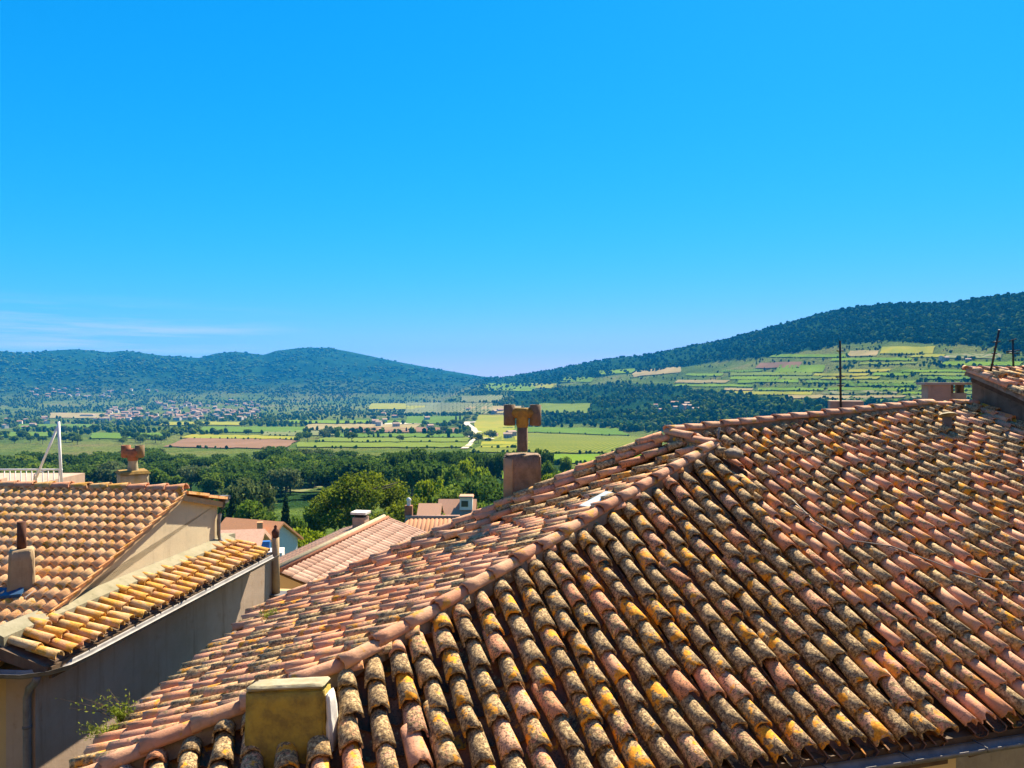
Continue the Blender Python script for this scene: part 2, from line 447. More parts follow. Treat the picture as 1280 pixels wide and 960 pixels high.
def lay_columns(cols, expo, lcf, raise_b=0.044, raise_t=0.002, wob=0.012, lift=None, skip=0.0, rnd=random.Random(3)):
    """cols: list of (top, bottom). Returns a list of (matrix, tr, lc) for cover tiles and the same for channels."""
    cover, pan = [], []
    n = len(cols)
    for i, (T, B) in enumerate(cols):
        a = cols[max(i - 1, 0)]; b = cols[min(i + 1, n - 1)]
        up = (T - B); Lc = up.length; up = up.normalized()
        sd = ((b[0] + b[1]) - (a[0] + a[1]))
        sd = (sd - up * sd.dot(up)).normalized()
        if sd.cross(up).z < 0: sd = -sd
        nr = sd.cross(up).normalized()
        e = expo * rnd.uniform(0.96, 1.05)
        s = rnd.uniform(-0.03, 0.02)
        off = lift.get(i, 0.0) if lift else 0.0
        cw = rnd.uniform(-wob, wob)
        while s < Lc - 0.10:
            jit = rnd.gauss(0, wob * 0.6) + cw
            yaw = rnd.gauss(0, 0.035) + (rnd.gauss(0, 0.11) if rnd.random() < 0.07 else 0); tilt = (raise_b - raise_t) / 0.42 + rnd.gauss(0, 0.012)
            u2 = (up - nr * tilt + sd * yaw).normalized()
            s2 = (sd - u2 * sd.dot(u2)).normalized()
            n2 = s2.cross(u2).normalized()
            roll = rnd.gauss(0, 0.05)
            s3 = (s2 * math.cos(roll) + n2 * math.sin(roll)); n3 = s3.cross(u2).normalized()
            p = B + up * s + nr * (raise_b + off + rnd.gauss(0, 0.004)) + sd * jit
            if rnd.random() >= skip:
                sc = min(1.0, (Lc - s + 0.16) / 0.42)
                m = frame(p, u2 * max(sc, 0.45), s3 * rnd.uniform(0.90, 1.08), n3 * rnd.uniform(0.90, 1.08))
                cover.append((m, rnd.random(), lcf(p, rnd)))
            s += e * (rnd.uniform(0.92, 1.08) if rnd.random() > 0.06 else rnd.uniform(0.75, 1.2))
    for i in range(n - 1):
        T = (cols[i][0] + cols[i + 1][0]) / 2; B = (cols[i][1] + cols[i + 1][1]) / 2
        up = (T - B); Lc = up.length
        if Lc < 0.25: continue
        up = up.normalized()
        sd = (cols[i + 1][0] + cols[i + 1][1] - cols[i][0] - cols[i][1]); sd = (sd - up * sd.dot(up)).normalized()
        if sd.cross(up).z < 0: sd = -sd
        nr = sd.cross(up).normalized()
        s = -0.05
        while s < Lc - 0.1:
            u2 = (up - nr * 0.05).normalized(); n2 = sd.cross(u2).normalized()
            sc = min(1.0, (Lc - s + 0.12) / 0.42)
            pan.append((frame(B + up * s + nr * (-0.085), u2 * max(sc, 0.4), sd, n2), rnd.random(), 0.25 + 0.4 * rnd.random()))
            s += expo * rnd.uniform(0.95, 1.05)
    return cover, pan

def add_frames(mb, frames, variants, mi=0):
    for k, (m, tr, lc) in enumerate(frames):
        vs, fs, sm = variants[k % len(variants)]
        mb.add([m @ Vector(v) for v in vs], fs, mi, sm, tr=tr, lc=lc)

def underlay(mb, cols, drop, mi=0):
    """the boarding under the tiles, a closed skin under the columns"""
    n = len(cols)
    vs = []
    for T, B in cols:
        vs += [T + Vector((0, 0, -drop)), B + Vector((0, 0, -drop)), T + Vector((0, 0, -drop - 0.12)), B + Vector((0, 0, -drop - 0.12))]
    fs = []
    for i in range(n - 1):
        a = 4 * i; b = 4 * (i + 1)
        fs += [(a, a + 1, b + 1, b), (a + 2, b + 2, b + 3, a + 3), (a + 1, a + 3, b + 3, b + 1), (a, b, b + 2, a + 2)]
    fs += [(0, 2, 3, 1), (4 * n - 4, 4 * n - 3, 4 * n - 1, 4 * n - 2)]
    mb.add(vs, fs, mi)

def crest(poly, step, rad, mb_bed, drop, rnd, lift=0.0, over=0.07, bed_w=0.75):
    """frames of ridge or hip tiles along a polyline, laid so that each upper tile laps the one below; bed = mortar under them"""
    out_ = []
    for a, b in zip(poly[:-1], poly[1:]):
        d = b - a
        Ls = d.length; d = d.normalized()
        sd = d.cross(Vector((0, 0, 1))).normalized(); up = sd.cross(d).normalized()
        k = max(1, round(Ls / step)); st = Ls / k
        for i in range(k):
            p = a + d * (i * st - over * 0.5)
            yaw = rnd.gauss(0, 0.02)
            u = (d - up * (0.055 + rnd.gauss(0, 0.01)) + sd * yaw).normalized(); s2 = (sd - u * sd.dot(u)).normalized(); n2 = s2.cross(u)
            p = p + up * (lift + 0.02 + rnd.gauss(0, 0.004)) + sd * rnd.gauss(0, 0.006)
            out_.append((frame(p, u * ((st + over) / 0.42), s2 * (rad / 0.09), n2 * (rad / 0.09)), rnd.random(), 0.2))
        w2 = rad * bed_w
        vs = []
        nn = max(2, int(Ls / 0.12))
        for i in range(nn + 1):
            c = a + d * (Ls * i / nn)
            for sx, zz in ((-1.15, -drop), (-0.8, rad * 0.35), (0.8, rad * 0.35), (1.15, -drop)):
                vs.append(c + sd * (w2 * sx + rnd.gauss(0, 0.012)) + Vector((0, 0, zz + lift + rnd.gauss(0, 0.008))))
        fs = []
        for i in range(nn):
            for q in range(3):
                fs.append((i * 4 + q, i * 4 + q + 1, (i + 1) * 4 + q + 1, (i + 1) * 4 + q))
        fs += [(0, 1, 2, 3), tuple(nn * 4 + q for q in (3, 2, 1, 0))]
        mb_bed.add(vs, fs)
    return out_

# ------------------------------------------------------------------ the large hipped house in front
V3 = Vector
E0 = V3((2.255, 6.23, -3.18)); ED = V3((0.967, 0.253, 0))
H0 = V3((-1.48, 6.64, -2.60)); A1 = V3((2.91, 10.7, -1.0)); A2 = V3((2.37, 11.3, -0.86))
HB = V3((-3.06, 6.34, -3.20)); HC = V3((-3.98, 6.12, -3.56))
R1 = V3((7.27, 12.9, -0.485)); R2 = V3((8.2, 13.2, -0.44))

house = thing('stone_house', (2.5, 8.5, -9.5), 'big house under an old hipped roof of lichen-covered barrel tiles with a clay pot chimney', 'house')
tops_px = [432, 465, 494, 521, 546, 572, 597, 620, 645, 665, 684, 703, 723, 743, 762, 781, 799, 816, 832, 848, 866, 883]
mcols = []
def hip_at(px):
    u = (px - 640) / FPX
    d = A1 - H0
    t = (u * H0.y - H0.x) / (d.x - u * d.y)
    return H0 + d * t
for k in range(9, 0, -1):                                  # the fan of short columns left of the old stack
    T = H0 + (HC - H0) * (k / 10.0)
    s = -0.247 * (14 + k)
    B = E0 + ED * s + V3((0, 0, -0.045 * k))
    mcols.append((T + V3((0, 0, -0.03)), B))
for i, px in enumerate(tops_px):
    T = hip_at(px)
    B_ = E0 + ED * (0.247 * (i - 14) - (0.03 if i == 21 else 0))
    mcols.append((T + (B_ - T).normalized() * 0.10 + V3((0, 0, -0.02)), B_))
NM0 = 9
crease_i = len(mcols) - 1
def lc_m(p, r): return min(1.0, max(0.05, 0.86 - 0.05 * max(0, p.x - 1.5) + r.gauss(0, 0.16)))
coverM, panM = lay_columns(mcols, 0.30, lc_m, lift={crease_i: 0.0}, skip=0.0)

rcols = [(A2 + V3((0.03, 0.0, -0.03)), A1 + V3((0.10, -0.15, -0.07))), (A2 + (R1 - A2).normalized() * 0.17, A1 + V3((0.30, -1.0, -0.48)))]
for j in range(1, 31):
    s = 0.22 + 0.2 * j
    seg = (R1 - A2).length
    T = A2 + (R1 - A2).normalized() * s if s < seg else R1 + (R2 - R1).normalized() * (s - seg)
    T = T + V3((0, 0, -0.03))
    B = E0 + ED * (0.247 * 7 + 0.207 * j); B.z = -3.18 + 0.63 * j / 29
    rcols.append((T, B))
def lc_r(p, r):
    g = mnoise.noise(V3((p.x * 0.55, p.y * 0.55, 3.0)))
    return min(0.95, max(0.03, 0.50 + 0.45 * g + 0.11 * (p.y - 9.5) * 0.6 + r.gauss(0, 0.17)))
coverR, panR = lay_columns(rcols, 0.315, lc_r, wob=0.009)

hippoly = [HC, HB, H0, A1, A2]
def hip_y(y):
    for a, b in zip(hippoly[:-1], hippoly[1:]):
        if y <= b.y or b is A2:
            t = (y - a.y) / (b.y - a.y)
            return a + (b - a) * t
lcols = []
nL = 24
for k in range(nL + 1):
    t = k / nL
    by = 6.22 + (11.12 - 6.22) * t
    ty = 6.24 + (11.27 - 6.24) * t
    T = hip_y(ty) + V3((0, 0, -0.03))
    lcols.append((T, V3((-3.98 + 0.07 * t + 0.025 * math.sin(k * 2.1), by, -3.57))))
def lc_l(p, r):
    g = mnoise.noise(V3((p.x * 0.8, p.y * 0.8, 9.0)))
    return min(0.95, max(0.03, 0.36 + 0.4 * g + r.gauss(0, 0.2)))
coverL, panL = lay_columns(lcols, 0.335, lc_l, wob=0.012, skip=0.006)

mb = MB()
underlay(mb, mcols, 0.13); underlay(mb, rcols, 0.13); underlay(mb, lcols, 0.13)
# the slopes that fall away behind the ridge
def sheet(mb, quad, th=0.12, mi=0):
    a, b, c, d = [V3(q) for q in quad]
    z = V3((0, 0, -th))
    mb.hexa([a + z, b + z, c + z, d + z, a, b, c, d], mi)
FV = lcols[-1][1]
sheet(mb, [A2 + V3((0, 0.02, -0.09)), R2 + V3((0, 0.02, -0.09)), R2 + V3((-1.1, 3.4, -1.5)), A2 + V3((-0.4, 3.4, -1.7))])
sheet(mb, [FV + V3((0, .03, -0.1)), A2 + V3((0, .03, -0.1)), A2 + V3((-0.4, 3.4, -1.7)), FV + V3((0.5, 2.2, -1.0))])
roof = mb.build('roof', M['underlay'], house)

coverV = [barrel(0.42, 0.184 + 0.008 * (i % 3), 0.146, 0.096 + 0.005 * (i % 2), 0.078, seed=i) for i in range(10)]
narrowV = [barrel(0.42, 0.162, 0.130, 0.086, 0.07, ns=8, nl=2, seed=20 + i) for i in range(8)]
panV = [barrel(0.42, 0.150, 0.180, 0.075, 0.085, ns=6, nl=1, jit=0.001, flip=True, seed=40 + i) for i in range(3)]
crestV = [barrel(0.42, 0.20, 0.165, 0.098, 0.082, th=0.018, ns=10, nl=3, seed=60 + i) for i in range(6)]

allc = [(f, coverV) for f in coverM] + [(f, narrowV) for f in coverR] + [(f, narrowV) for f in coverL]
def shown(f):
    p = f[0].translation
    if p.y < 1: return 0
    x, y = proj(p)
    if not (-20 < x < 1300 and y < 985): return 0
    up = f[0].col[1].to_3d(); sd = f[0].col[0].to_3d()
    a = proj(p); b = proj(p + up * 0.33); c = proj(p + sd * 0.18)
    return abs((b[0] - a[0]) * (c[1] - a[1]) - (b[1] - a[1]) * (c[0] - a[0])) + 0.001
ranked = sorted(range(len(allc)), key=lambda i: -shown(allc[i][0]))
single = set(ranked[:300])
mvar = {}
def variant_mesh(V, k, name, mat):
    key = (id(V), k, mat.name)
    if key not in mvar:
        b = MB(); vs, fs, sm = V[k]; b.add(vs, fs, 0, sm)
        mvar[key] = b.mesh(name, mat)
    return mvar[key]
rest = MB()
for i, (f, V) in enumerate(allc):
    if i in single:
        link('cover_tile', variant_mesh(V, i % len(V), 'cover_tile', M['tile']), roof, f[0], tr=f[1], lc=f[2])
    else:
        vs, fs, sm = V[i % len(V)]
        rest.add([f[0] @ V3(v) for v in vs], fs, 0, sm, tr=f[1], lc=f[2])
rest.build('cover_tiles', M['tile'], roof, kind='stuff')
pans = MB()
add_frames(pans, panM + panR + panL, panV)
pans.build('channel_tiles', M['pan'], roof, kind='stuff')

rn = random.Random(5)
bed = MB()
cf = crest([HC + V3((0, 0, .0)), HB, H0], 0.40, 0.098, bed, 0.12, rn, 0.055)
cf += crest([H0, A1], 0.37, 0.088, bed, 0.12, rn, 0.06)
cf += crest([A1, A2], 0.33, 0.09, bed, 0.12, rn, 0.05)
cf += crest([A2, R1], 0.33, 0.085, bed, 0.12, rn, 0.065)
cf += crest([R1, R2], 0.40, 0.07, bed, 0.12, rn, 0.03)
for k, f in enumerate(cf):
    link('ridge_tile', variant_mesh(crestV, k % 6, 'ridge_tile', M['hip']), roof, f[0], tr=f[1])
# verge tiles along the far hip of the side slope
vf = crest([FV + V3((0.0, 0.05, 0.02)), A2 + V3((-0.1, 0.02, -0.03))], 0.34, 0.085, bed, 0.12, rn, 0.03)
for k, f in enumerate(vf):
    link('verge_tile', variant_mesh(crestV, k % 6, 'verge_tile', M['tile']), roof, f[0], tr=f[1], lc=0.15 + 0.25 * rn.random())
# lump of mortar at the top of the crease
def lump(mb, c, rx, ry, rz, seed, n=8, mi=0):
    r = random.Random(seed)
    vs = []; fs = []
    for i in range(1, n // 2):
        for k in range(n):
            a = 2 * math.pi * k / n; b = math.pi * i / (n // 2)
            q = r.uniform(0.8, 1.15)
            vs.append((c[0] + rx * math.sin(b) * math.cos(a) * q, c[1] + ry * math.sin(b) * math.sin(a) * q, c[2] + rz * math.cos(b) * q))
    m_ = n // 2 - 1
    vs += [(c[0], c[1], c[2] + rz), (c[0], c[1], c[2] - rz)]
    for i in range(m_ - 1):
        for k in range(n):
            k2 = (k + 1) % n
            fs.append((i * n + k, (i + 1) * n + k, (i + 1) * n + k2, i * n + k2))
    for k in range(n):
        fs.append((len(vs) - 2, k, (k + 1) % n)); fs.append((len(vs) - 1, (m_ - 1) * n + (k + 1) % n, (m_ - 1) * n + k))
    mb.add(vs, fs, mi, True)
bed.build('mortar_bed', M['mortar'], roof)
lb = MB(); lump(lb, A1 + V3((0.19, -0.30, -0.03)), 0.12, 0.15, 0.075, 4, 16)
lb.build('mortar_patch', M['mortar'], roof)

# walls under the roof
def wallstrip(mb, a, b, z0, z1, th, mi=0):
    a = V3((a[0], a[1], 0)); b = V3((b[0], b[1], 0)); d = (b - a).normalized(); n = V3((d.y, -d.x, 0)) * -th
    lo = V3((0, 0, z0)); hi = V3((0, 0, z1))
    mb.hexa([a + lo, b + lo, b + n + lo, a + n + lo, a + hi, b + hi, b + n + hi, a + n + hi], mi)
wl = MB()
fa = E0 + ED * -6.2 + V3((0.35, 0.35, 0)); fb = E0 + ED * 2.05 + V3((-0.06, 0.26, 0))
wallstrip(wl, fa, fb, -9.5, -3.42, 0.4)
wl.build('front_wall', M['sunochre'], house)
wl = MB()
wallstrip(wl, (-3.62, 11.0), (-3.66, fa.y + 0.02), -9.5, -3.78, 0.4)
wl.build('side_wall', M['cream'], house)
wl = MB()
fc = fb + V3((0.25, 0.75, 0))
wallstrip(wl, fb + V3((0.02, 0.05, 0)), fc, -9.5, -3.45, 0.4)
wallstrip(wl, fc + V3((0.01, 0.02, 0)), fc + ED * 4.6, -9.5, -3.3, 0.4)
wallstrip(wl, fc + ED * 4.62, (8.6, 13.4), -9.5, -1.9, 0.4)
wallstrip(wl, (8.58, 13.42), (-3.6, 12.6), -9.5, -3.75, 0.4)
wallstrip(wl, (-3.64, 12.6), (-3.62, 11.02), -9.5, -3.85, 0.4)
wl.build('rear_wall', M['greyrender'], house)
# boarded eave and half-round gutter along the front
def gutter(mb, pts, r=0.07, th=0.006, n=8, mi=0):
    pts = [V3(p) for p in pts]
    vs = []; fs = []
    for i, p in enumerate(pts):
        d = (pts[min(i + 1, len(pts) - 1)] - pts[max(i - 1, 0)]); d.z = 0; d = d.normalized()
        s_ = V3((d.y, -d.x, 0))
        for rr in (r, r - th):
            for k in range(n + 1):
                t = math.pi + math.pi * k / n
                vs.append(p + s_ * (rr * math.cos(t)) + V3((0, 0, rr * math.sin(t))))
    m_ = 2 * (n + 1)
    for i in range(len(pts) - 1):
        for l in (0, 1):
            for k in range(n):
                a = i * m_ + l * (n + 1) + k
                q = (a, a + 1, a + 1 + m_, a + m_)
                fs.append(q if l == 0 else q[::-1])
        for k in (0, n):
            a = i * m_ + k
            fs.append((a, a + (n + 1), a + (n + 1) + m_, a + m_))
    mb.add(vs, fs, mi, True)
g = MB()
go = V3((0.03, -0.085, -0.075))
gutter(g, [E0 + ED * s + go for s in (-6.4, -3, -1, 0, 1, 2, 2.6, 5)])
gut = g.build('gutter', M['zinc'], house)
g = MB()
for s in (-3.4, -2.4, -1.4, -0.4, 0.35, 1.15, 1.95, 2.7, 3.5):
    q = E0 + ED * s + go
    g.tube([q + V3((-.02, .08, 0.012)), q + V3((0, 0.0, 0.014)), q + V3((0.02, -0.075, 0.012)), q + V3((0.02, -0.079, -0.02))], 0.006, 6)
g.build('gutter_bracket', M['zincdark'], gut)
g = MB()
a = E0 + ED * -6.3; b = E0 + ED * 5
for s0, s1 in ((-6.3, 5.0),):
    p0 = E0 + ED * s0; p1 = E0 + ED * s1
    g.hexa([p0 + V3((0, .0, -.20)), p1 + V3((0, .0, -.20)), p1 + V3((-.03, .10, -.20)), p0 + V3((-.03, .10, -.20)),
            p0 + V3((0, .0, -.03)), p1 + V3((0, .0, -.03)), p1 + V3((-.03, .10, -.03)), p0 + V3((-.03, .10, -.03))])
g.build('eave_board', M['wood'], house)

# --- chimney with the T-shaped pot, on the far hip
def rough(mb, cuts=7, amp=0.02, seed=0, freq=6.0):
    """weathers a blocky mesh: subdivides it, rounds the arrises and makes the faces uneven"""
    import bmesh
    bm = bmesh.new()
    vs = [bm.verts.new(v) for v in mb.v]
    for f in mb.f: bm.faces.new([vs[i] for i in f])
    bmesh.ops.bevel(bm, geom=list(bm.edges), offset=amp * 1.1, segments=2, affect='EDGES')
    bmesh.ops.subdivide_edges(bm, edges=[e for e in bm.edges if e.calc_length() > 0.08], cuts=cuts, use_grid_fill=True)
    bm.normal_update()
    for v in bm.verts:
        k = mnoise.noise(v.co * freq + V3((seed * 7.1, 0, 0))) + 0.5 * mnoise.noise(v.co * freq * 3.1)
        v.co += v.normal * amp * 0.8 * k
    bm.verts.index_update()
    mb.v = [tuple(v.co) for v in bm.verts]; mb.f = [tuple(v.index for v in f.verts) for f in bm.faces]
    mb.m = [0] * len(mb.f); mb.sm = [True] * len(mb.f)
    bm.free()
    return mb
ch = MB()
cx, cy = 0.165, 11.78
ch.box((cx, cy, -3.0), 0.565, 0.42, 1.83, 0.0, 0)
stack = rough(ch, 8, 0.022, 1).build('chimney', M['brownstone'], house, label='brown rendered stack carrying a T-shaped clay pot')
t = MB(); t.box((cx - 0.222, cy, -3.0), 0.15, 0.47, 1.78, 0, 0); rough(t, 8, 0.012, 8); t.build('corner_render', M['tanrender'], stack)
pot = MB()
pot.lathe((cx, cy, -1.13), [(0.085, 0), (0.085, 0.44), (0.07, 0.44)], 10)
pot.build('flue_pipe', M['potclay'], stack)
pot = MB()
pot.lathe((cx, cy, -0.70), [(0.082, -0.06), (0.098, 0.0), (0.098, 0.10), (0.12, 0.19), (0.12, 0.25), (0.0, 0.26)], 10)
pot.tube([(cx - 0.18, cy, -0.52), (cx + 0.18, cy, -0.52)], 0.085, 10)
pot.build('chimney_pot', M['potlichen'], stack)
for sx in (-1, 1):
    pot = MB()
    pot.lathe((cx + sx * 0.205, cy, -0.72), [(0.075, 0), (0.092, 0.01), (0.092, 0.33), (0.07, 0.33), (0.07, 0.01)], 10)
    pot.build('pot_outlet', M['potclay'], stack)

# --- low mossy stack at the bend of the hip
bs = MB()
c0 = P(358, 852, 6.02)
bs.hexa([(-2.17, 5.98, -3.3), (-1.49, 5.96, -3.3), (-1.47, 6.16, -3.3), (-2.13, 6.18, -3.3), (-2.15, 5.99, -2.51), (-1.51, 5.97, -2.475), (-1.49, 6.15, -2.475), (-2.12, 6.17, -2.51)])
low = rough(bs, 9, 0.020, 2, 9).build('chimney', M['mossy'], house, label='squat stack with mossy ochre face and whitewashed side')
bs = MB()
bs.hexa([(-2.155, 5.985, -2.508), (-1.505, 5.965, -2.473), (-1.485, 6.16, -2.473), (-2.12, 6.18, -2.508), (-2.13, 6.0, -2.478), (-1.52, 5.98, -2.443), (-1.50, 6.15, -2.443), (-2.10, 6.17, -2.478)])
rough(bs, 7, 0.012, 3, 9).build('cap_slab', M['palestone'], low)
bs = MB()
bs.hexa([(-1.487, 5.97, -3.0), (-1.43, 5.975, -3.0), (-1.41, 6.14, -2.95), (-1.465, 6.15, -2.95), (-1.502, 5.98, -2.52), (-1.475, 5.985, -2.54), (-1.45, 6.13, -2.54), (-1.48, 6.14, -2.52)])
rough(bs, 6, 0.012, 4, 9).build('whitewashed_side', M['whitewash'], low)

# --- pieces on the roof
sk = MB()
a, b, c, d = P(724, 634, 9.75), P(742, 636, 9.6), P(772, 619, 9.95), P(757, 616, 10.1)
z = V3((0, 0, 0.025))
sk.hexa([a, b, c, d, a + z, b + z, c + z, d + z])
sk.build('glass_tile', M['glass'], roof)
rs = MB()
rs.lathe((0, 0, 0), [(0.0, 0.03), (0.09, 0.026), (0.12, 0.0)], 10)
o = rs.build('vent_cap', M['palestone'], roof)
vp = (7.05, 12.05, -0.72)
o.matrix_basis = Matrix.Translation(V3(vp) + V3((0, 0, 0.15))) @ Matrix.Rotation(math.radians(-22), 4, 'X') @ Matrix.Scale(1.25, 4, (1, 0, 0))
WORLD[o.name] = o.matrix_basis
rs = MB(); rs.box((vp[0] + 0.0, vp[1] + 0.02, vp[2] - 0.05), 0.12, 0.10, 0.17, -0.3); rs.build('vent_neck', M['zincdark'], roof)
sl = MB(); sl.hexa([q for q in [P(1262, 580, 11.2), P(1300, 592, 10.9), P(1312, 582, 11.3), P(1272, 572, 11.6)]] + [q + V3((0, 0, 0.10)) for q in [P(1262, 580, 11.2), P(1300, 592, 10.9), P(1312, 582, 11.3), P(1272, 572, 11.6)]])
sk2 = sl.build('skylight', M['lead'], roof)
# thin bracket standing near the top of the crease
bk = MB(); q = A1 + V3((0.06, 0.03, 0.08))
bk.tube([q, q + V3((0.0, 0, 0.10)), q + V3((0.02, 0, 0.24))], 0.014, 6); bk.box(q + V3((0, 0, -0.03)), 0.07, 0.07, 0.06)
bk.build('metal_bracket', M['zinc'], roof)

# ------------------------------------------------------------------ the cream house on the left
lh = thing('cream_house', (-8.0, 12.0, -9.5), 'cream plastered house with sunny wavy tiled roof and zinc gutter', 'house')
WD = V3((0.1334, 0.9911, 0)); WN = V3((0.9911, -0.1334, 0))      # along the wall (away), out of the wall
W0 = V3((-6.40, 9.47, 0))                                         # point on the upper wall's face
def wp(s, z, o=0.0):
    q = W0 + WD * s + WN * o
    return V3((q.x, q.y, z))
Z_R, S_R, SL = -1.97, 3.72, 0.358                                 # ridge height, ridge station, slope
SB = 5.05                                                         # back corner station
S_E = -0.9                                                        # front eave station of the upper roof
zr = lambda s: Z_R - abs(s - S_R) * (SL if s < S_R else 0.25)
wm = MB()
# side wall with its sloping head, 0.3 thick
st = [S_E + 0.25, S_R, SB]
face = [wp(st[0], -3.35), wp(SB, -3.35), wp(SB, zr(SB) - 0.10), wp(S_R, zr(S_R) - 0.10), wp(st[0], zr(st[0]) - 0.10)]
back = [q - WN * 0.3 for q in face]
wm.add(face + back, [(0, 1, 2, 3, 4), (9, 8, 7, 6, 5)] + [(i, i + 5, (i + 1) % 5 + 5, (i + 1) % 5) for i in range(5)])
wm.build('side_wall', M['cream'], lh)
wm = MB()
wallstrip(wm, wp(SB + 0.003, 0, -0.01), wp(SB + 0.003, 0, -6.0), -9.5, zr(SB) - 0.15, 0.3)
wm.build('rear_wall', M['cream'], lh)
# roof boards
rb = MB()
XW = 7.2
def rp(s, o, dz=0.0): return wp(s, zr(s) + dz, o)
rb.hexa([rp(S_E, 0.10, -0.16), rp(S_R, 0.10, -0.16), rp(S_R, -XW, -0.16), rp(S_E, -XW, -0.16), rp(S_E, 0.10, -0.06), rp(S_R, 0.10, -0.06), rp(S_R, -XW, -0.06), rp(S_E, -XW, -0.06)])
rb.hexa([rp(S_R + .01, 0.10, -0.16), rp(SB + .1, 0.10, -0.16), rp(SB + .1, -XW, -0.16), rp(S_R + .01, -XW, -0.16), rp(S_R + .01, 0.10, -0.06), rp(SB + .1, 0.10, -0.06), rp(SB + .1, -XW, -0.06), rp(S_R + .01, -XW, -0.06)])
lroof = rb.build('roof', M['tanrender'], lh)
# wavy tiles: barrel and pan in one piece
def wave_tile(wd, Ln, amp, th, ns=10, seed=0):
    vs = []; fs = []; sm = []
    r = random.Random(seed)
    for l in (0, 1):
        for j in (0, 1):
            for i in range(ns + 1):
                t = i / ns
                x = (t - 0.5) * wd
                z = amp * math.sin(math.pi * min(1, t / 0.62)) if t < 0.62 else -amp * 0.32 * math.sin(math.pi * (t - 0.62) / 0.38)
                vs.append((x, j * Ln, z + (0.0 if j else 0.0) - th * l + r.uniform(-.0015, .0015)))
    n1 = ns + 1
    for l in (0, 1):
        for i in range(ns):
            q = (l * 2 * n1 + i, l * 2 * n1 + i + 1, l * 2 * n1 + n1 + i + 1, l * 2 * n1 + n1 + i)
            fs.append(q if l == 0 else q[::-1]); sm.append(True)
    for i in range(ns):
        fs.append((i + 1, i, 2 * n1 + i, 2 * n1 + i + 1)); sm.append(False)
    fs.append((0, n1, 3 * n1, 2 * n1)); sm.append(False)
    fs.append((ns, 2 * n1 + ns, 3 * n1 + ns, n1 + ns)); sm.append(False)
    return vs, fs, sm
waveV = [wave_tile(0.171, 0.33, 0.047, 0.022, 10, 80 + i) for i in range(6)]
upv = (rp(S_R, 0) - rp(S_E, 0)).normalized()
nrv = WN.cross(upv).normalized()
rt = random.Random(15)
course = 0
s = 0.0
Lr = (rp(S_R, 0) - rp(S_E, 0)).length
while s < Lr - 0.1:
    k = 0
    while 0.05 - k * 0.166 > -XW + 0.2:
        o_ = 0.05 - k * 0.166
        p = rp(S_E, 0) + upv * s + WN * (o_ + 0.03) + nrv * (0.045 + rt.gauss(0, 0.004))
        x, y = proj(p)
        k += 1
        if x < -40: break
        tilt = 0.15 + rt.gauss(0, 0.008); yaw = rt.gauss(0, 0.014)
        u = (upv - nrv * tilt + WN * yaw).normalized(); sd = (WN - u * WN.dot(u)).normalized()
        sc = min(1.0, (Lr - s + 0.02) / 0.33)
        link('roof_tile', variant_mesh(waveV, rt.randrange(6), 'roof_tile', M['stile']), lroof, frame(p, u * sc, sd, sd.cross(u)), tr=rt.random())
    s += 0.252
# added strip under the last tiles, tall enough to keep the verge shadow unbroken
vb = MB()
vb.hexa([rp(S_E, 0.09, -0.09), rp(S_E, 0.115, -0.09), rp(S_R, 0.115, -0.09), rp(S_R, 0.09, -0.09), rp(S_E, 0.09, 0.004), rp(S_E, 0.115, 0.004), rp(S_R, 0.115, 0.004), rp(S_R, 0.09, 0.004)])
vb.build('verge', M['stile'], lroof)
rn = random.Random(8)
bed2 = MB()
lf = crest([rp(S_R, 0.12, 0.02), rp(S_R, -XW, 0.02)], 0.36, 0.095, bed2, 0.10, rn, 0.0)
for k, f in enumerate(lf):
    link('ridge_tile', variant_mesh(crestV, k % 6, 'ridge_tile', M['ytile'] if rn.random() < .35 else M['hip']), lroof, f[0], tr=f[1])
bed2.build('mortar_bed', M['mortar'], lroof)
# flat verge tiles behind the ridge
bt = random.Random(2)
for k in range(4):
    a = S_R + 0.08 + k * 0.33
    m_ = MB()
    z0 = 0.02 + 0.012 * (k % 2)
    m_.hexa([rp(a, -.45, z0 - .05), rp(a, .16, z0 - .05), rp(a + .36, .16, z0 - .035), rp(a + .36, -.45, z0 - .035), rp(a, -.45, z0), rp(a, .16, z0), rp(a + .36, .16, z0 + .015), rp(a + .36, -.45, z0 + .015)])
    m_.build('verge_tile', M['stile'], lroof, tr=bt.random())

# lower pent roof along the wall, its coping, gutter and shaded wall
GZ = -3.47
ZT = -3.17
low_s0, low_s1 = -0.20, 5.55
OUT = 0.84
cp = MB()
cp.hexa([wp(-0.3, ZT - .16, .003), wp(-0.3, ZT - .16, .21), wp(SB + .35, ZT - .16, .21), wp(SB + .35, ZT - .16, .003),
         wp(-0.3, ZT + .10, .003), wp(-0.3, ZT + .01, .20), wp(SB + .35, ZT + .01, .20), wp(SB + .35, ZT + .10, .003)])
cp.build('coping', M['coping'], lh)
# block of masonry carrying the end of the pent roof beyond the wall
cb = MB()
cb.hexa([wp(SB + .01, -4.2, -.25), wp(SB + .01, -4.2, .0), wp(5.75, -4.2, .0), wp(5.75, -4.2, -.25), wp(SB + .01, -3.06, -.25), wp(SB + .01, -3.06, .0), wp(5.75, -3.12, .0), wp(5.75, -3.12, -.25)])
cb.build('parapet', M['coping'], lh)
pr = MB()
pr.hexa([wp(-0.35, ZT - .2, .0), wp(-0.35, GZ - .12, OUT - .04), wp(5.5, GZ - .12, OUT - .04), wp(5.5, ZT - .2, .0), wp(-0.35, ZT - .05, .0), wp(-0.35, GZ - .0, OUT - .04), wp(5.5, GZ - .0, OUT - .04), wp(5.5, ZT - .05, .0)])
pent = pr.build('pent_roof', M['underlay'], lh)
yV = [barrel(0.42, 0.168, 0.130, 0.084, 0.066, ns=8, nl=2, seed=100 + i) for i in range(5)]
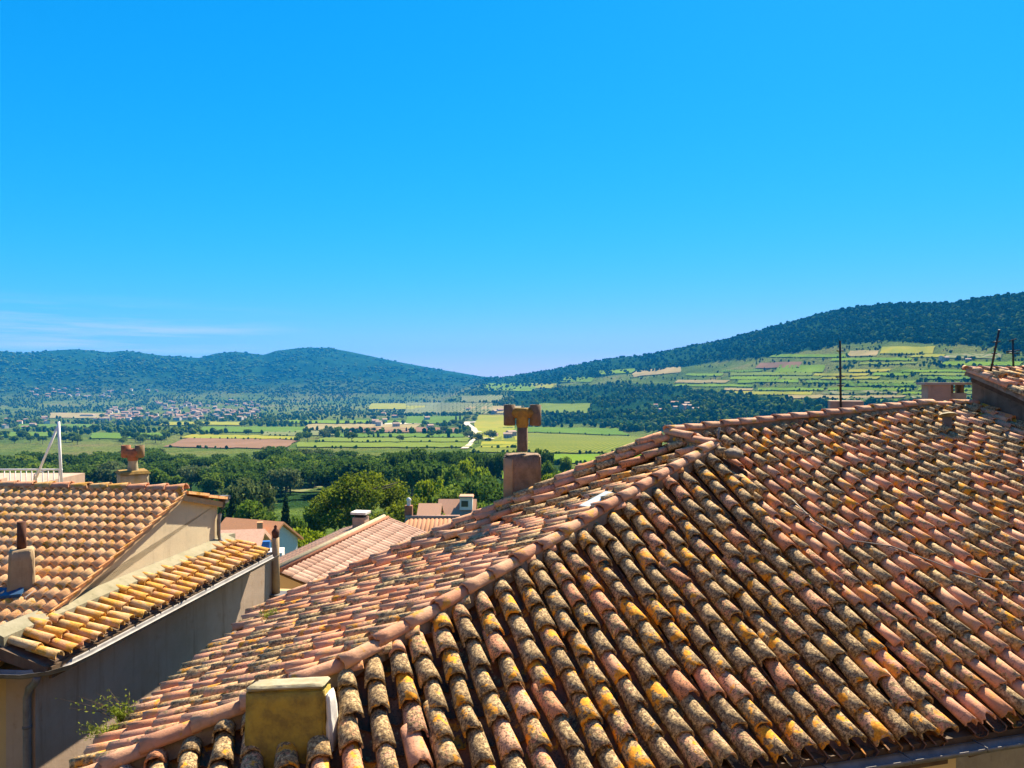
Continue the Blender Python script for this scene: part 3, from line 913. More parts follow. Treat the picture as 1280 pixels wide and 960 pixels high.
pcols = []
k = 0
while low_s0 + 0.235 * k < low_s1:
    ss = low_s0 + 0.235 * k
    pcols.append((wp(ss, ZT - 0.065, 0.19), wp(ss, GZ + 0.02, OUT + 0.02)))
    k += 1
pc, pp = lay_columns(pcols, 0.31, lambda p, r: 0.3, wob=0.012, rnd=random.Random(21))
for i, f in enumerate(pc):
    link('cover_tile', variant_mesh(yV, i % 5, 'cover_tile', M['ytile']), pent, f[0], tr=f[1])
pp = [(Matrix.Translation((f[0].col[1].to_3d() * .12)) @ f[0], f[1], f[2]) for f in pp]
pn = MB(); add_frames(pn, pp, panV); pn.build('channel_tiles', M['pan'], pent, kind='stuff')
# gutter turning the near corner
gt = MB()
gpts = [wp(5.62, GZ - .03, OUT + .09), wp(4, GZ - .035, OUT + .09), wp(2, GZ - .04, OUT + .09), wp(0.2, GZ - .045, OUT + .09), wp(-0.12, GZ - .045, OUT + .07), wp(-0.33, GZ - .045, OUT - .04), wp(-0.45, GZ - .045, OUT - .25), wp(-0.47, GZ - .045, OUT - .6), wp(-0.49, GZ - .045, -1.6)]
gutter(gt, gpts, 0.075)
lg = gt.build('gutter', M['zinc'], lh)
gt = MB(); gt.hexa([wp(-0.30, GZ - .16, OUT - .03), wp(-0.30, GZ - .16, OUT + .01), wp(5.55, GZ - .16, OUT + .01), wp(5.55, GZ - .16, OUT - .03), wp(-0.30, GZ - .02, OUT - .03), wp(-0.30, GZ - .02, OUT + .01), wp(5.55, GZ - .02, OUT + .01), wp(5.55, GZ - .02, OUT - .03)])
gt.build('fascia', M['wood'], lh)
lw = MB()
a = wp(-0.22, 0, OUT - .28); b = wp(6.25, 0, OUT - .28)
wallstrip(lw, a, b, -9.5, GZ - .13, 0.4)
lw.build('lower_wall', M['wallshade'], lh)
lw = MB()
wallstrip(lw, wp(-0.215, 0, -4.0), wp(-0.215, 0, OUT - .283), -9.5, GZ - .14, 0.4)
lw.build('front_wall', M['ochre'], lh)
lw = MB()
wallstrip(lw, wp(6.253, 0, OUT - .285), wp(6.253, 0, -1.2), -9.5, GZ - .14, 0.3)
lw.build('end_wall', M['cream'], lh)
# downpipes
dp = MB()
dp.tube([wp(-0.40, GZ - .10, OUT - .1), wp(-0.36, GZ - .20, OUT - .16), wp(-0.29, GZ - .30, OUT - .30), wp(-0.28, GZ - .42, OUT - .34), wp(-0.28, -6.2, OUT - .34), wp(-0.28, -9.4, OUT - .34)], 0.045, 10)
d1 = dp.build('downpipe', M['zinc'], lh)
for zz in (-4.25, -5.9, -7.6):
    c = MB(); c.lathe(wp(-0.28, zz, OUT - .34), [(0.045, -.02), (0.053, -.015), (0.053, .015), (0.045, .02)], 10); c.build('pipe_clip', M['zincdark'], d1)
dp = MB()
q = lambda s, z, o: wp(s, z, o)
dp.tube([q(SB + .10, -2.36, .10), q(SB + .06, -2.45, .09), q(SB - .02, -2.62, .06), q(SB - .05, -2.72, .055), q(SB - .05, -2.98, .055), q(SB - .04, -3.10, .08), q(SB - .02, -3.16, .16), q(SB - .02, -3.22, .22)], 0.036, 10)
d2 = dp.build('downpipe', M['zinc'], lh, label='short zinc downpipe emptying on the pent roof')
hp = MB(); hp.box(q(SB + .10, -2.40, .08), 0.13, 0.13, 0.14, -0.13, 0, 1.15); hp.build('hopper', M['zincdark'], d2)
gt = MB(); gutter(gt, [q(SB + .17, -2.27, .16), q(SB + .17, -2.27, -5.5)], 0.06); gt.build('gutter', M['zinc'], lh)

# stack with a twin pot behind the ridge
def on(px, py, Y): return P(px, py, Y)
c1 = MB(); b0 = on(166, 612, 14.6)
c1.box((b0.x, b0.y, -2.6), 0.50, 0.50, 0.78, 0.62, 0)
s1 = rough(c1, 5, 0.015, 5).build('chimney', M['palestone'], lh, label='pale stack with a twin-flue clay pot')
c1 = MB(); c1.box((b0.x, b0.y, -1.82), 0.56, 0.56, 0.05, 0.62, 0, 0.85); c1.build('cap_slab', M['potlichen'], s1)
c1 = MB(); c1.lathe((b0.x, b0.y, -1.77), [(0.10, 0), (0.085, 0.16), (0.085, 0.20)], 10); c1.build('flue_pipe', M['palestone'], s1)
c1 = MB(); c1.lathe((b0.x, b0.y, -1.58), [(0.09, 0), (0.10, 0.08), (0.12, 0.14), (0.0, 0.22)], 10); c1.tube([(b0.x - .13, b0.y, -1.43), (b0.x + .13, b0.y, -1.43)], 0.095, 10); c1.build('chimney_pot', M['redpot'], s1)
for sx in (-1, 1):
    c1 = MB(); c1.lathe((b0.x + sx * .135, b0.y, -1.52), [(0.07, 0), (0.088, 0.02), (0.088, 0.24), (0.068, 0.24), (0.068, 0.03)], 10); c1.build('pot_outlet', M['redpot'] if sx < 0 else M['potclay'], s1)
# low stack with the rusty flue on the front slope
b0 = on(27, 742, 10.55)
c1 = MB(); c1.box((b0.x, b0.y, b0.z - .35), 0.36, 0.36, 0.99, 0.55, 0, 0.80)
s2 = rough(c1, 6, 0.015, 6).build('chimney', M['tanrender'], lh, label='tapered stack with a rusty steel flue')
c1 = MB(); c1.tube([(b0.x, b0.y, b0.z + .60), (b0.x, b0.y, b0.z + 1.02)], [0.060, 0.055], 10); c1.build('flue_pipe', M['rust'], s2)
tz = b0.z
def strip(a, b, c, d, th, name, mat, par):
    m_ = MB(); z = V3((0, 0, th)); m_.hexa([a, b, c, d, a + z, b + z, c + z, d + z]); return m_.build(name, mat, par)
strip(on(10, 752, 10.25), on(32, 750, 10.25), on(62, 726, 10.75), on(44, 722, 10.85), 0.04, 'lead_flashing', M['lead'], s2)
strip(on(-30, 752, 10.25), on(26, 746, 10.2), on(30, 738, 10.4), on(-25, 738, 10.45), 0.04, 'blue_flashing', M['bluesheet'], s2)

# ------------------------------------------------------------------ roof terrace with white railing behind it
rl = thing('terrace_railing', on(40, 606, 17), 'white metal terrace railing with a tall post and slanting stay', 'railing')
Yr = 17.0
x0, x1 = on(-70, 600, Yr).x, on(78, 600, Yr).x
zt = on(0, 587, Yr).z; zb = on(0, 612, Yr).z
r_ = MB(); r_.tube([(x0, Yr, zt), (x1, Yr, zt)], 0.022, 6); r_.build('handrail', M['whitepaint'], rl)
r_ = MB(); r_.tube([(x0, Yr, zb + .06), (x1, Yr, zb + .06)], 0.016, 6); r_.build('bottom_rail', M['whitepaint'], rl)
kk = 0
while x0 + kk * 0.125 < x1 - 0.03:
    xx = x0 + kk * 0.125
    r_ = MB(); r_.tube([(xx, Yr, zb - .1), (xx, Yr, zt)], 0.012, 5); r_.build('baluster', M['whitepaint'], rl); kk += 1
r_ = MB(); pz = on(72, 527, Yr); r_.tube([(x1, Yr, zb - .3), (x1 - .09, Yr, pz.z)], 0.032, 8); r_.build('post', M['whitepaint'], rl)
r_ = MB(); r_.tube([(x1 - .10, Yr, pz.z + -.1), on(44, 600, Yr)], 0.030, 6); r_.build('stay', M['whitepaint'], rl)
r_ = MB(); r_.tube([on(42, 606, Yr), on(43, 593, Yr), on(56, 588, Yr)], 0.018, 6); r_.build('brace', M['whitepaint'], rl)
th_ = thing('terrace_house', (-11, 18.5, -10), 'house block with pink rendered parapet under the white terrace railing', 'house')
r_ = MB(); r_.box((on(-60, 600, 18.6).x, 18.4, -10), 4.8, 3.6, 10 + zb - .02); r_.build('wall', M['pinkrender'], th_)
r_ = MB(); r_.box((on(-6, 600, 16.6).x, 16.3, zb - .5), 0.7, 0.35, .5 + on(0, 597, 16.5).z - zb, 0.1); r_.build('parapet', M['pinkrender'], th_)

# ------------------------------------------------------------------ pink roofed house behind, with its corner flue
def corr_roof(mb, a, b, dn, ln, pitch, amp, nper=5, rows=0, rnd=None):
    """barrel-tiled slope as real ribs: ridge a->b, falling along unit vector dn for ln metres"""
    a = V3(a); b = V3(b); d = (b - a); Lr_ = d.length; d = d.normalized(); dn = V3(dn).normalized()
    n = d.cross(dn).normalized()
    if n.z < 0: n = -n
    nc = max(1, int(round(Lr_ / pitch))); pt = Lr_ / nc
    courses = max(1, rows)
    rnd = rnd or random.Random(1)
    for c in range(nc):
        tr = rnd.random()
        for k in range(courses):
            if courses > 1 and rnd.random() < 0.5: tr = rnd.random()
            l0 = ln * k / courses; l1 = ln * (k + 1) / courses + (0.04 if k < courses - 1 else 0)
            vs = []
            for l, up in ((l0, 0.0), (l1, 0.018)):
                for i in range(nper + 1):
                    t = i / nper
                    vs.append(a + d * (pt * (c + t)) + dn * l + n * (amp * math.sin(math.pi * t) ** 0.8 + up))
            m1 = nper + 1
            fs = [(i, i + 1, m1 + i + 1, m1 + i) for i in range(nper)]
            lo = len(vs)
            vs += [v - n * 0.03 for v in vs[m1:2 * m1]]
            fs += [(m1 + i, m1 + i + 1, lo + i + 1, lo + i) for i in range(nper)]
            mb.add(vs, fs, 0, [True] * nper + [False] * nper, tr=tr)
ph = thing('pink_roof_house', (-4.5, 21, -12), 'house with a long pink ribbed tile roof and white verge below the lichen roof', 'house')
RA = P(347, 712, 17.5); RB = V3((-4.12, 24.0, RA.z + 0.02))
hd = (RB - RA).normalized(); RA = RA - hd * 0.1
perp = V3((hd.y, -hd.x, 0))
dnR = (perp + V3((0, 0, -0.335))).normalized(); dnL = (-perp + V3((0, 0, -0.30))).normalized()
pr = MB(); corr_roof(pr, RA, RB, dnR, 5.2, 0.225, 0.05, 5, 13, random.Random(4)); pr.build('roof_slope', M['pinkroof'], ph, kind='stuff')
pr = MB(); corr_roof(pr, RA, RB, dnL, 1.45, 0.225, 0.03, 4, 4, random.Random(5)); pr.build('roof_slope', M['tanroof'], ph, kind='stuff', label='tan slope')
pr = MB(); pr.tube([RA + V3((0, 0, .035)), RB + V3((0, 0, .035))], 0.075, 8); pr.build('ridge_capping', M['palestone'], ph)
pr = MB(); pr.tube([RA + dnR * .14 + V3((0, 0, .07)), RB + dnR * .14 + V3((0, 0, .07))], 0.05, 6); pr.build('ridge_flashing', M['redpot'], ph)
pr = MB(); pr.tube([RB + V3((0, .05, .0)), RB + dnR * 5.2 + V3((0, .05, .0))], 0.06, 6); pr.build('far_verge', M['pinkroof'], ph)
pw = MB()
bR = RA + dnR * 5.0; bL = RA + dnL * 1.35
f1 = [V3((bR.x, bR.y, -12)), V3((bL.x, bL.y, -12)), bL + V3((0, 0, -.08)), RA + V3((0, 0, -.08)), bR + V3((0, 0, -.08))]
f1 = [q + hd * 0.06 for q in f1]; f2 = [q + hd * ((RB - RA).length - .12) for q in f1]
pw.add(f1 + f2, [(0, 1, 2, 3, 4), (9, 8, 7, 6, 5)] + [(i, i + 5, (i + 1) % 5 + 5, (i + 1) % 5) for i in range(5)])
pw.build('wall', M['ochre'], ph)
pc_ = MB(); q = P(451, 660, 23.2); pc_.box((q.x, q.y, q.z - .7), 0.40, 0.36, 1.05, -0.2, 0)
k1 = pc_.build('chimney', M['pinkrender'], ph)
pc_ = MB(); pc_.box((q.x, q.y, q.z + .35), 0.28, 0.25, .12, -.2, 1); pc_.build('flue', [M['black'], M['black']], k1)
pc_ = MB(); pc_.box((q.x, q.y, q.z + .45), 0.50, 0.44, .07, -.2, 0); pc_.build('cap_slab', M['whitewash'], k1)
# corner wall with the tall clay flue
fw = thing('flue_wall', P(344, 800, 15.6), 'low ochre wall end with a dark slab carrying a tall thin clay flue', 'wall')
q = P(345, 742, 15.6)
pc_ = MB(); pc_.box((q.x + .1, q.y + .35, -9.5), 0.85, 0.7, 9.5 + q.z - .10, -.1); pc_.build('wall', M['ochre'], fw)
pc_ = MB(); pc_.box((q.x + .06, q.y, q.z - .12), 0.52, 0.34, .13, -.1); pc_.build('slab', M['zincdark'], fw)
pc_ = MB(); pc_.box((q.x - .29, q.y, q.z - .14), 0.18, 0.3, .17, -.1); pc_.build('stub', M['redpot'], fw)
pc_ = MB(); top = P(343, 672, 15.6); pc_.tube([(q.x, q.y, q.z), (q.x - .01, q.y, top.z)], [0.085, 0.078], 10); fl = pc_.build('flue_pipe', M['tanrender'], fw)
pc_ = MB(); pc_.lathe((q.x - .01, q.y, top.z), [(0.06, -.03), (0.075, 0.05), (0.085, 0.12), (0.05, 0.17), (0.03, 0.19), (0.035, 0.24), (0.0, 0.27)], 10); pc_.build('flue_cap', M['rust'], fl)

# ------------------------------------------------------------------ right side: stacks, aerials and the neighbour's gable
q = P(1178, 510, 13.9)
cb_ = thing('slab_chimney', (q.x, q.y, -3), 'square rendered chimney with open sides and a flat slab beyond the ridge', 'chimney')
zt = P(0, 481, 13.9).z
c_ = MB(); c_.box((q.x - .12, q.y, -3), 0.38, 0.42, 3 + zt, -.25); c_.build('stack', M['pinkrender'], cb_)
c_ = MB(); c_.box((q.x + .20, q.y - .02, -3), 0.30, 0.40, 3 + P(0, 491, 13.9).z, -.25); c_.build('side_block', M['greyrender'], cb_)
for dx in (0.12, 0.31):
    c_ = MB(); c_.box((q.x + dx, q.y - .05 * dx, P(0, 491.5, 13.9).z), 0.06, 0.3, P(0, 480.5, 13.9).z - P(0, 491.5, 13.9).z, -.25); c_.build('pier', M['brownstone'], cb_)
c_ = MB(); c_.box((q.x + .02, q.y, zt), 0.80, 0.52, .045, -.22); c_.build('cap_slab', M['greyrender'], cb_)
q = P(1057, 520, 14.2)
cb2 = tag(MB().box((q.x, q.y, -3), 0.58, 0.4, 3 + P(0, 501, 14.2).z, -.3).build('brick_chimney', M['pinkrender']), 'low pink brick chimney just showing over the ridge', 'chimney')
def aerial(name, base, top, bars, label, r=0.014):
    o_ = thing(name, base, label, 'antenna')
    m_ = MB(); m_.tube([base, top], r, 6); m_.build('mast', M['darkmetal'], o_)
    d_ = (top - base)
    for t_, hw, tilt in bars:
        c = base + d_ * t_
        m_ = MB(); m_.tube([c + V3((-hw, -.2 * hw, -tilt * hw)), c + V3((hw, .2 * hw, tilt * hw))], r * .55, 5); m_.build('crossbar', M['darkmetal'], o_)
    return o_
aerial('antenna', P(1051, 516, 14.0), P(1050, 426, 14.0), [(0.86, .07, 0), (0.62, .05, .2), (0.50, .09, .1), (0.38, .06, 0)], 'straight mast aerial beside the low pink brick chimney', 0.022)
gh = thing('gable_house', (9.8, 12.8, -4), 'neighbouring house with shade-darkened gable wall and tiled roof above the ridge end', 'house')
GA = P(1213, 466, 13.35); GB = GA + V3((2.2, -6.2, -2.7)); gd = (GB - GA).normalized()
fx = V3((0.943, 0.333, 0))
gm = MB()
b0_ = [GA + V3((0.06, 0.05, 0)), GB]
gm.hexa([V3((b0_[0].x, b0_[0].y, -9.5)), V3((GB.x, GB.y, -9.5)), V3((GB.x, GB.y, -9.5)) + fx * 3, V3((b0_[0].x, b0_[0].y, -9.5)) + fx * 3, GA + V3((.06, .05, -.10)), GB + V3((0, 0, -.10)), GB + fx * 3 + V3((0, 0, -.10)), GA + fx * 3 + V3((.06, .05, -.10))])
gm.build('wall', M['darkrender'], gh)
gcols = []
for k in range(13):
    T = GA + fx * (0.02 + 0.21 * k); B = GA + gd * 3.0 + fx * (0.02 + 0.21 * k)
    gcols.append((T, B))
gcv, gpn = lay_columns(gcols, 0.33, lambda p, r: 0.25 + 0.2 * r.random(), wob=.008, rnd=random.Random(31))
gu = MB(); underlay(gu, gcols, 0.04); groof = gu.build('roof', M['underlay'], gh)
for i, f in enumerate(gcv):
    if proj(f[0].translation)[0] < 1310: link('cover_tile', variant_mesh(narrowV, i % 8, 'cover_tile', M['tile']), groof, f[0], tr=f[1], lc=f[2])
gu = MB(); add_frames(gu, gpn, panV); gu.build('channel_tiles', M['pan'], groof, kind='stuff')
bed3 = MB()
for k, f in enumerate(crest([GA + V3((-.05, 0, .03)), GA + fx * 2.7 + V3((0, 0, .03))], 0.36, 0.075, bed3, .08, random.Random(6))):
    link('ridge_tile', variant_mesh(crestV, k % 6, 'ridge_tile', M['hip']), groof, f[0], tr=f[1])
for k, f in enumerate(crest([GA + gd * 3.0 + V3((0, 0, .02)), GA + V3((0, 0, .02))], 0.36, 0.085, bed3, .08, random.Random(7))):
    link('verge_tile', variant_mesh(crestV, k % 6, 'verge_tile', M['tile']), groof, f[0], tr=f[1], lc=0.2)
bed3.build('mortar_bed', M['mortar'], groof)
aerial('antenna', P(1238, 466, 13.4), P(1249, 412, 13.2), [(0.72, .08, .1), (0.45, .05, 0), (0.2, .03, 0)], 'slanting aerial clamped to the neighbouring gable ridge', 0.02)
aerial('antenna', P(1267, 470, 15.5), P(1266, 424, 15.5), [(0.98, .08, .3), (0.68, .16, .1), (0.62, .16, .0)], 'aerial with wide crossbars standing behind the gable roof', 0.022)
# cable slung over the tiles
def onroof(px, py, lift=0.13):
    """point on the right-hand slope seen at a pixel"""
    best = None
    for T, B in rcols[2:]:
        for k in range(0, 101):
            p = B + (T - B) * (k / 100); x, y = proj(p)
            d_ = (x - px) ** 2 + (y - py) ** 2
            if best is None or d_ < best[0]: best = (d_, p)
    return best[1] + V3((0, 0, lift))
cpt = [onroof(*a) for a in ((985, 640), (1020, 665), (1065, 685), (1110, 700), (1150, 710), (1195, 722), (1235, 735), (1278, 747))]
tag(MB().tube(cpt, 0.0075, 5).build('cable', M['cable']), 'thin grey cable lying across the barrel tiles', 'cable')

# ------------------------------------------------------------------ land
def _hash2(ix, iy, s):
    n = (ix * 374761393 + iy * 668265263 + s * 974634777) & 0xFFFFFFFF
    n = ((n ^ (n >> 13)) * 1274126177) & 0xFFFFFFFF
    return ((n ^ (n >> 16)) & 0xFFFF) / 65535.0
def vnoise(x, y, s=0):
    x = np.asarray(x, float); y = np.asarray(y, float)
    ix = np.floor(x).astype(np.int64); iy = np.floor(y).astype(np.int64)
    fx_ = x - ix; fy_ = y - iy
    fx_ = fx_ * fx_ * (3 - 2 * fx_); fy_ = fy_ * fy_ * (3 - 2 * fy_)
    a = _hash2(ix, iy, s); b = _hash2(ix + 1, iy, s); c = _hash2(ix, iy + 1, s); d = _hash2(ix + 1, iy + 1, s)
    return (a + (b - a) * fx_) * (1 - fy_) + (c + (d - c) * fx_) * fy_
def fbm(x, y, o=4, s=0):
    t = 0; am = 0.5
    for k in range(o):
        t = t + am * vnoise(x, y, s + k); x = x * 2.03 + 17; y = y * 2.03 + 5; am *= 0.5
    return t
LX = [-3000, -1500, -600, -200, 0, 30, 60, 95, 135, 155, 200, 250, 270, 295, 330, 345, 375, 410, 440, 500, 550, 605, 660, 760, 1000, 2500]
LY = [420, 425, 430, 436, 439, 442, 439, 437, 441, 439, 445, 448, 442, 440, 444, 439, 436, 436, 441, 453, 462, 471, 474, 476, 476, 470]
RX = [-1000, 450, 560, 605, 640, 690, 740, 780, 800, 850, 900, 950, 1000, 1040, 1100, 1130, 1190, 1230, 1280, 1500, 2500, 6000]
RY = [700, 560, 490, 474, 470, 462, 452, 446, 445, 435, 426, 413, 400, 389, 381, 380, 380, 373, 367, 352, 340, 340]
RRx = [-1000, 560, 640, 740, 900, 1100, 1280, 2000, 6000]
RRv = [4300, 4000, 3700, 3200, 2600, 2150, 1850, 1600, 1600]
BR = [0, 13, 25, 60, 110, 200, 370, 700, 1000, 1500, 2400, 3200, 4200, 5200, 12000]
BZ = [-9.6, -9.6, -11, -17, -27, -37, -48, -60, -74, -90, -103, -96, -70, -55, -40]
def H(x, y):
    x = np.asarray(x, float); y = np.asarray(y, float)
    r = np.hypot(x, y); a = np.clip(np.arctan2(x, y), -1.36, 1.36); ca = np.cos(a)
    px = 640 + FPX * np.tan(a)
    base = np.interp(r, BR, BZ)
    base = base + (fbm(x / 320, y / 320, 3, 3) - 0.44) * np.clip((r - 150) / 600, 0, 1) * 14
    zf = (475 - np.interp(px, LX, LY)) / FPX * 5600 * ca
    t = np.clip((r - 3100) / 2500, 0, 1); t = t * t * (3 - 2 * t)
    gul = (fbm(x / 620 + 3, y / 620, 5, 9) - 0.47) * 190 * np.clip(4 * t * (1 - t), 0, 1)
    far = base * (1 - t) + zf * t + gul
    far = np.where(r > 5600, zf - (r - 5600) * 0.05, far)
    rr = np.interp(px, RRx, RRv)
    z2 = (475 - np.interp(px, RX, RY)) / FPX * rr * ca
    rb = 0.36 * rr
    t2 = np.clip((r - rb) / (rr - rb), 0, 1)
    sh = t2 ** 1.05 + (fbm(px / 40, r / 240, 3, 21) - 0.44) * 0.16 * np.clip(4 * t2 * (1 - t2), 0, 1)
    right = np.where(r < rr, base + (z2 - base) * sh, z2 - (r - rr) * 0.2)
    right = np.where(r > rb, right, -1e4)
    return np.maximum(np.maximum(far, right), base - 20)
RS = np.exp(np.linspace(math.log(14), math.log(7500), 520))
def hits(px, py):
    """where the rays through photograph pixels meet the land; NaN if they do not"""
    px = np.atleast_1d(np.asarray(px, float)); py = np.atleast_1d(np.asarray(py, float))
    dx = (px - 640) / FPX; dz = -(py - 475) / FPX
    res = np.full((len(px), 3), np.nan)
    for i0 in range(0, len(px), 800):
        s_ = slice(i0, i0 + 800)
        Y = RS[None, :] / np.sqrt(1 + dx[s_, None] ** 2)
        below = (dz[s_, None] * Y) < H(dx[s_, None] * Y, Y)
        k = below.argmax(1); ok = below.any(1) & (k > 0)
        n_ = np.arange(len(k)); k1 = np.maximum(k, 1)
        lo = Y[n_, k1 - 1]; hi = Y[n_, k1]
        for _ in range(6):
            mid = (lo + hi) / 2
            b_ = (dz[s_] * mid) < H(dx[s_] * mid, mid)
            hi = np.where(b_, mid, hi); lo = np.where(b_, lo, mid)
        q = np.stack([dx[s_] * hi, hi, H(dx[s_] * hi, hi)], 1)
        q[~ok] = np.nan
        res[s_] = q
    return res

# --- ground sheet
az = np.concatenate([np.linspace(-math.pi, -0.85, 40, endpoint=False), np.linspace(-0.85, 0.85, 380, endpoint=False), np.linspace(0.85, math.pi, 40, endpoint=False)])
rad = np.concatenate([np.linspace(3, 14, 4), np.exp(np.linspace(math.log(18), math.log(1200), 110, endpoint=False)), np.exp(np.linspace(math.log(1200), math.log(6700), 200))])
A_, R_ = np.meshgrid(az, rad)
X_ = R_ * np.sin(A_); Y_ = R_ * np.cos(A_); Z_ = H(X_, Y_)
nv, na = len(rad), len(az)
verts = np.concatenate([np.stack([X_.ravel(), Y_.ravel(), Z_.ravel()], 1), [[0, 0, -9.6]]])
i_, j_ = np.meshgrid(np.arange(nv - 1), np.arange(na), indexing='ij')
j2 = (j_ + 1) % na
quads = np.stack([i_ * na + j_, (i_ + 1) * na + j_, (i_ + 1) * na + j2, i_ * na + j2], -1).reshape(-1, 4)
faces = [tuple(q) for q in quads.tolist()] + [(nv * na, j, (j + 1) % na) for j in range(na)]
gm_ = bpy.data.meshes.new('ground')
gm_.from_pydata(verts.tolist(), [], faces)
# how wooded the land is, per vertex
PXv = 640 + FPX * np.tan(np.clip(A_, -1.36, 1.36))
PYv = 475 - FPX * Z_ / np.maximum(R_ * np.cos(np.clip(A_, -1.36, 1.36)), 1)
def upper_edge(px): return np.interp(px, [560, 640, 700, 760, 820, 900, 960, 1000, 1060, 1100, 1200, 1280, 1500], [500, 488, 480, 470, 464, 452, 446, 440, 430, 426, 430, 438, 440])
def lower_edge(px): return np.interp(px, [560, 640, 700, 780, 850, 900, 960, 1040, 1280], [500, 489, 484, 478, 485, 491, 498, 506, 508])
rr_ = np.interp(PXv, RRx, RRv)
forest = np.where(R_ > 3300, np.clip((R_ - 3300) / 700, 0, 1), 0.0)
forest = np.maximum(forest, ((R_ > 0.40 * rr_) & (PXv > 600) & (PYv < upper_edge(PXv))).astype(float))
forest = np.maximum(forest, ((R_ > 235) & (R_ < 480) & (PXv < 700)) * 0.85)
forest = np.maximum(forest, ((R_ > 0.30 * rr_) & (PXv > 640) & (PYv > lower_edge(PXv)) & (PYv < 530)).astype(float))
fa_ = gm_.attributes.new('forest', 'FLOAT', 'POINT'); fa_.data.foreach_set('value', np.append(forest.ravel(), 0.0))
gm_.polygons.foreach_set('use_smooth', [True] * len(gm_.polygons))
m = NT('land', 0.97).matte()
pos = m.pos()
big = m.noise(0.004, 5, 0.6); mid_ = m.noise(0.011, 7, 0.72); fine = m.noise(0.22, 5, 0.7)
grass = m.ramp(m.math('ADD', m.math('MULTIPLY', big, 0.6), m.math('MULTIPLY', mid_, 0.45)), [(0.38, (0.05, 0.085, 0.016)), (0.48, (0.085, 0.13, 0.022)), (0.56, (0.135, 0.16, 0.035)), (0.66, (0.17, 0.15, 0.06))])
grass = m.mix(m.rng(fine, 0.4, 0.65, 0, 0.6), grass, (0.035, 0.06, 0.02))
wood = m.ramp(m.math('ADD', m.math('MULTIPLY', mid_, 0.45), m.math('MULTIPLY', fine, 0.55)), [(0.36, (0.005, 0.018, 0.006)), (0.5, (0.011, 0.038, 0.011)), (0.59, (0.026, 0.07, 0.018)), (0.68, (0.12, 0.14, 0.07))])
m.col(m.mix(m.attr('forest'), grass, wood))
m.bump(m.noise(0.06, 6, 0.75), 1.0, 9.0)
gm_.materials.append(m.mat)
ground = link('ground', gm_, kind='structure')

# --- fields laid on the land
def field_mat(name, c1, c2, row=None, ang=0.0, patch=0.3):
    m = NT(name, 0.95).matte()
    c = m.mix(m.rng(m.noise(0.02, 5, 0.6), 0.35, 0.65), c1, c2)
    c = m.mix(m.rng(m.noise(0.35, 4, 0.7), 0.45, 0.7, 0, patch), c, tuple(x * 0.55 for x in c1))
    if row:
        mp_ = m.n('ShaderNodeMapping'); mp_.inputs['Rotation'].default_value = (0, 0, ang)
        m.lk(m.pos(), mp_.inputs['Vector'])
        wv = m.n('ShaderNodeTexWave', bands_direction='X'); wv.inputs['Scale'].default_value = 0.314 / row; wv.inputs['Distortion'].default_value = 1.2
        wv.inputs['Detail'].default_value = 2; m.lk(mp_.outputs[0], wv.inputs['Vector'])
        c = m.mix(m.rng(wv.outputs['Fac'], 0.45, 0.75, 0, 0.75), c, (0.06, 0.10, 0.02))
    m.col(c)
    return m.mat
F = {'lime': field_mat('young_green_field', (0.16, 0.24, 0.016), (0.11, 0.19, 0.018), 3.5, 0.9),
     'green': field_mat('green_field', (0.11, 0.18, 0.022), (0.08, 0.15, 0.022), 5, 0.3),
     'vine': field_mat('vine_rows', (0.155, 0.165, 0.03), (0.125, 0.145, 0.028), 4.5, 0.25),
     'vine2': field_mat('vine_rows_across', (0.16, 0.20, 0.035), (0.13, 0.17, 0.03), 9, 1.45),
     'yellow': field_mat('yellow_field', (0.24, 0.22, 0.03), (0.18, 0.20, 0.03)),
     'tan': field_mat('tan_field', (0.27, 0.21, 0.10), (0.21, 0.18, 0.075)),
     'brown': field_mat('ploughed_field', (0.20, 0.12, 0.075), (0.16, 0.10, 0.06)),
     'olive': field_mat('olive_grove_ground', (0.20, 0.19, 0.10), (0.15, 0.16, 0.07), 14, 0.1),
     'pale': field_mat('pale_path', (0.48, 0.42, 0.32), (0.40, 0.36, 0.27), None, 0, 0.1)}
def drape(name, quad, kind, nx=14, ny=5, lift=0.5):
    """quad = four pixels: near-left, near-right, far-right, far-left"""
    q = np.array(quad, float)
    uu, vv = np.meshgrid(np.linspace(0, 1, nx + 1), np.linspace(0, 1, ny + 1))
    uu = uu[..., None]; vv = vv[..., None]
    pts = (q[0] * (1 - uu) + q[1] * uu) * (1 - vv) + (q[3] * (1 - uu) + q[2] * uu) * vv
    pts = pts.reshape(-1, 2)
    wob = np.stack([(vnoise(pts[:, 0] / 9, pts[:, 1] / 4, 5) - .5) * 5, (vnoise(pts[:, 0] / 11, pts[:, 1] / 5, 6) - .5) * 1.1], 1)
    pts = pts + wob
    h = hits(pts[:, 0], pts[:, 1])
    bad = np.isnan(h[:, 0])
    mb = MB()
    r_ = np.hypot(h[:, 0], h[:, 1])
    h[:, 2] = H(h[:, 0], h[:, 1]) + lift + r_ * 0.0006
    h[bad] = 0
    fs = []
    for j in range(ny):
        for i in range(nx):
            f = (j * (nx + 1) + i, j * (nx + 1) + i + 1, (j + 1) * (nx + 1) + i + 1, (j + 1) * (nx + 1) + i)
            if bad[list(f)].any(): continue
            rs_ = r_[list(f)]
            if rs_.max() > rs_.min() * 1.35: continue
            fs.append(f)
    if not fs: return None
    mb.add(h.tolist(), fs, 0, True)
    return mb.build(name, F[kind], kind='structure')
def rect(x0, x1, yb, yt, sk=0.0): return [(x0, yb), (x1, yb + sk), (x1 + 4, yt + sk), (x0 + 4, yt)]
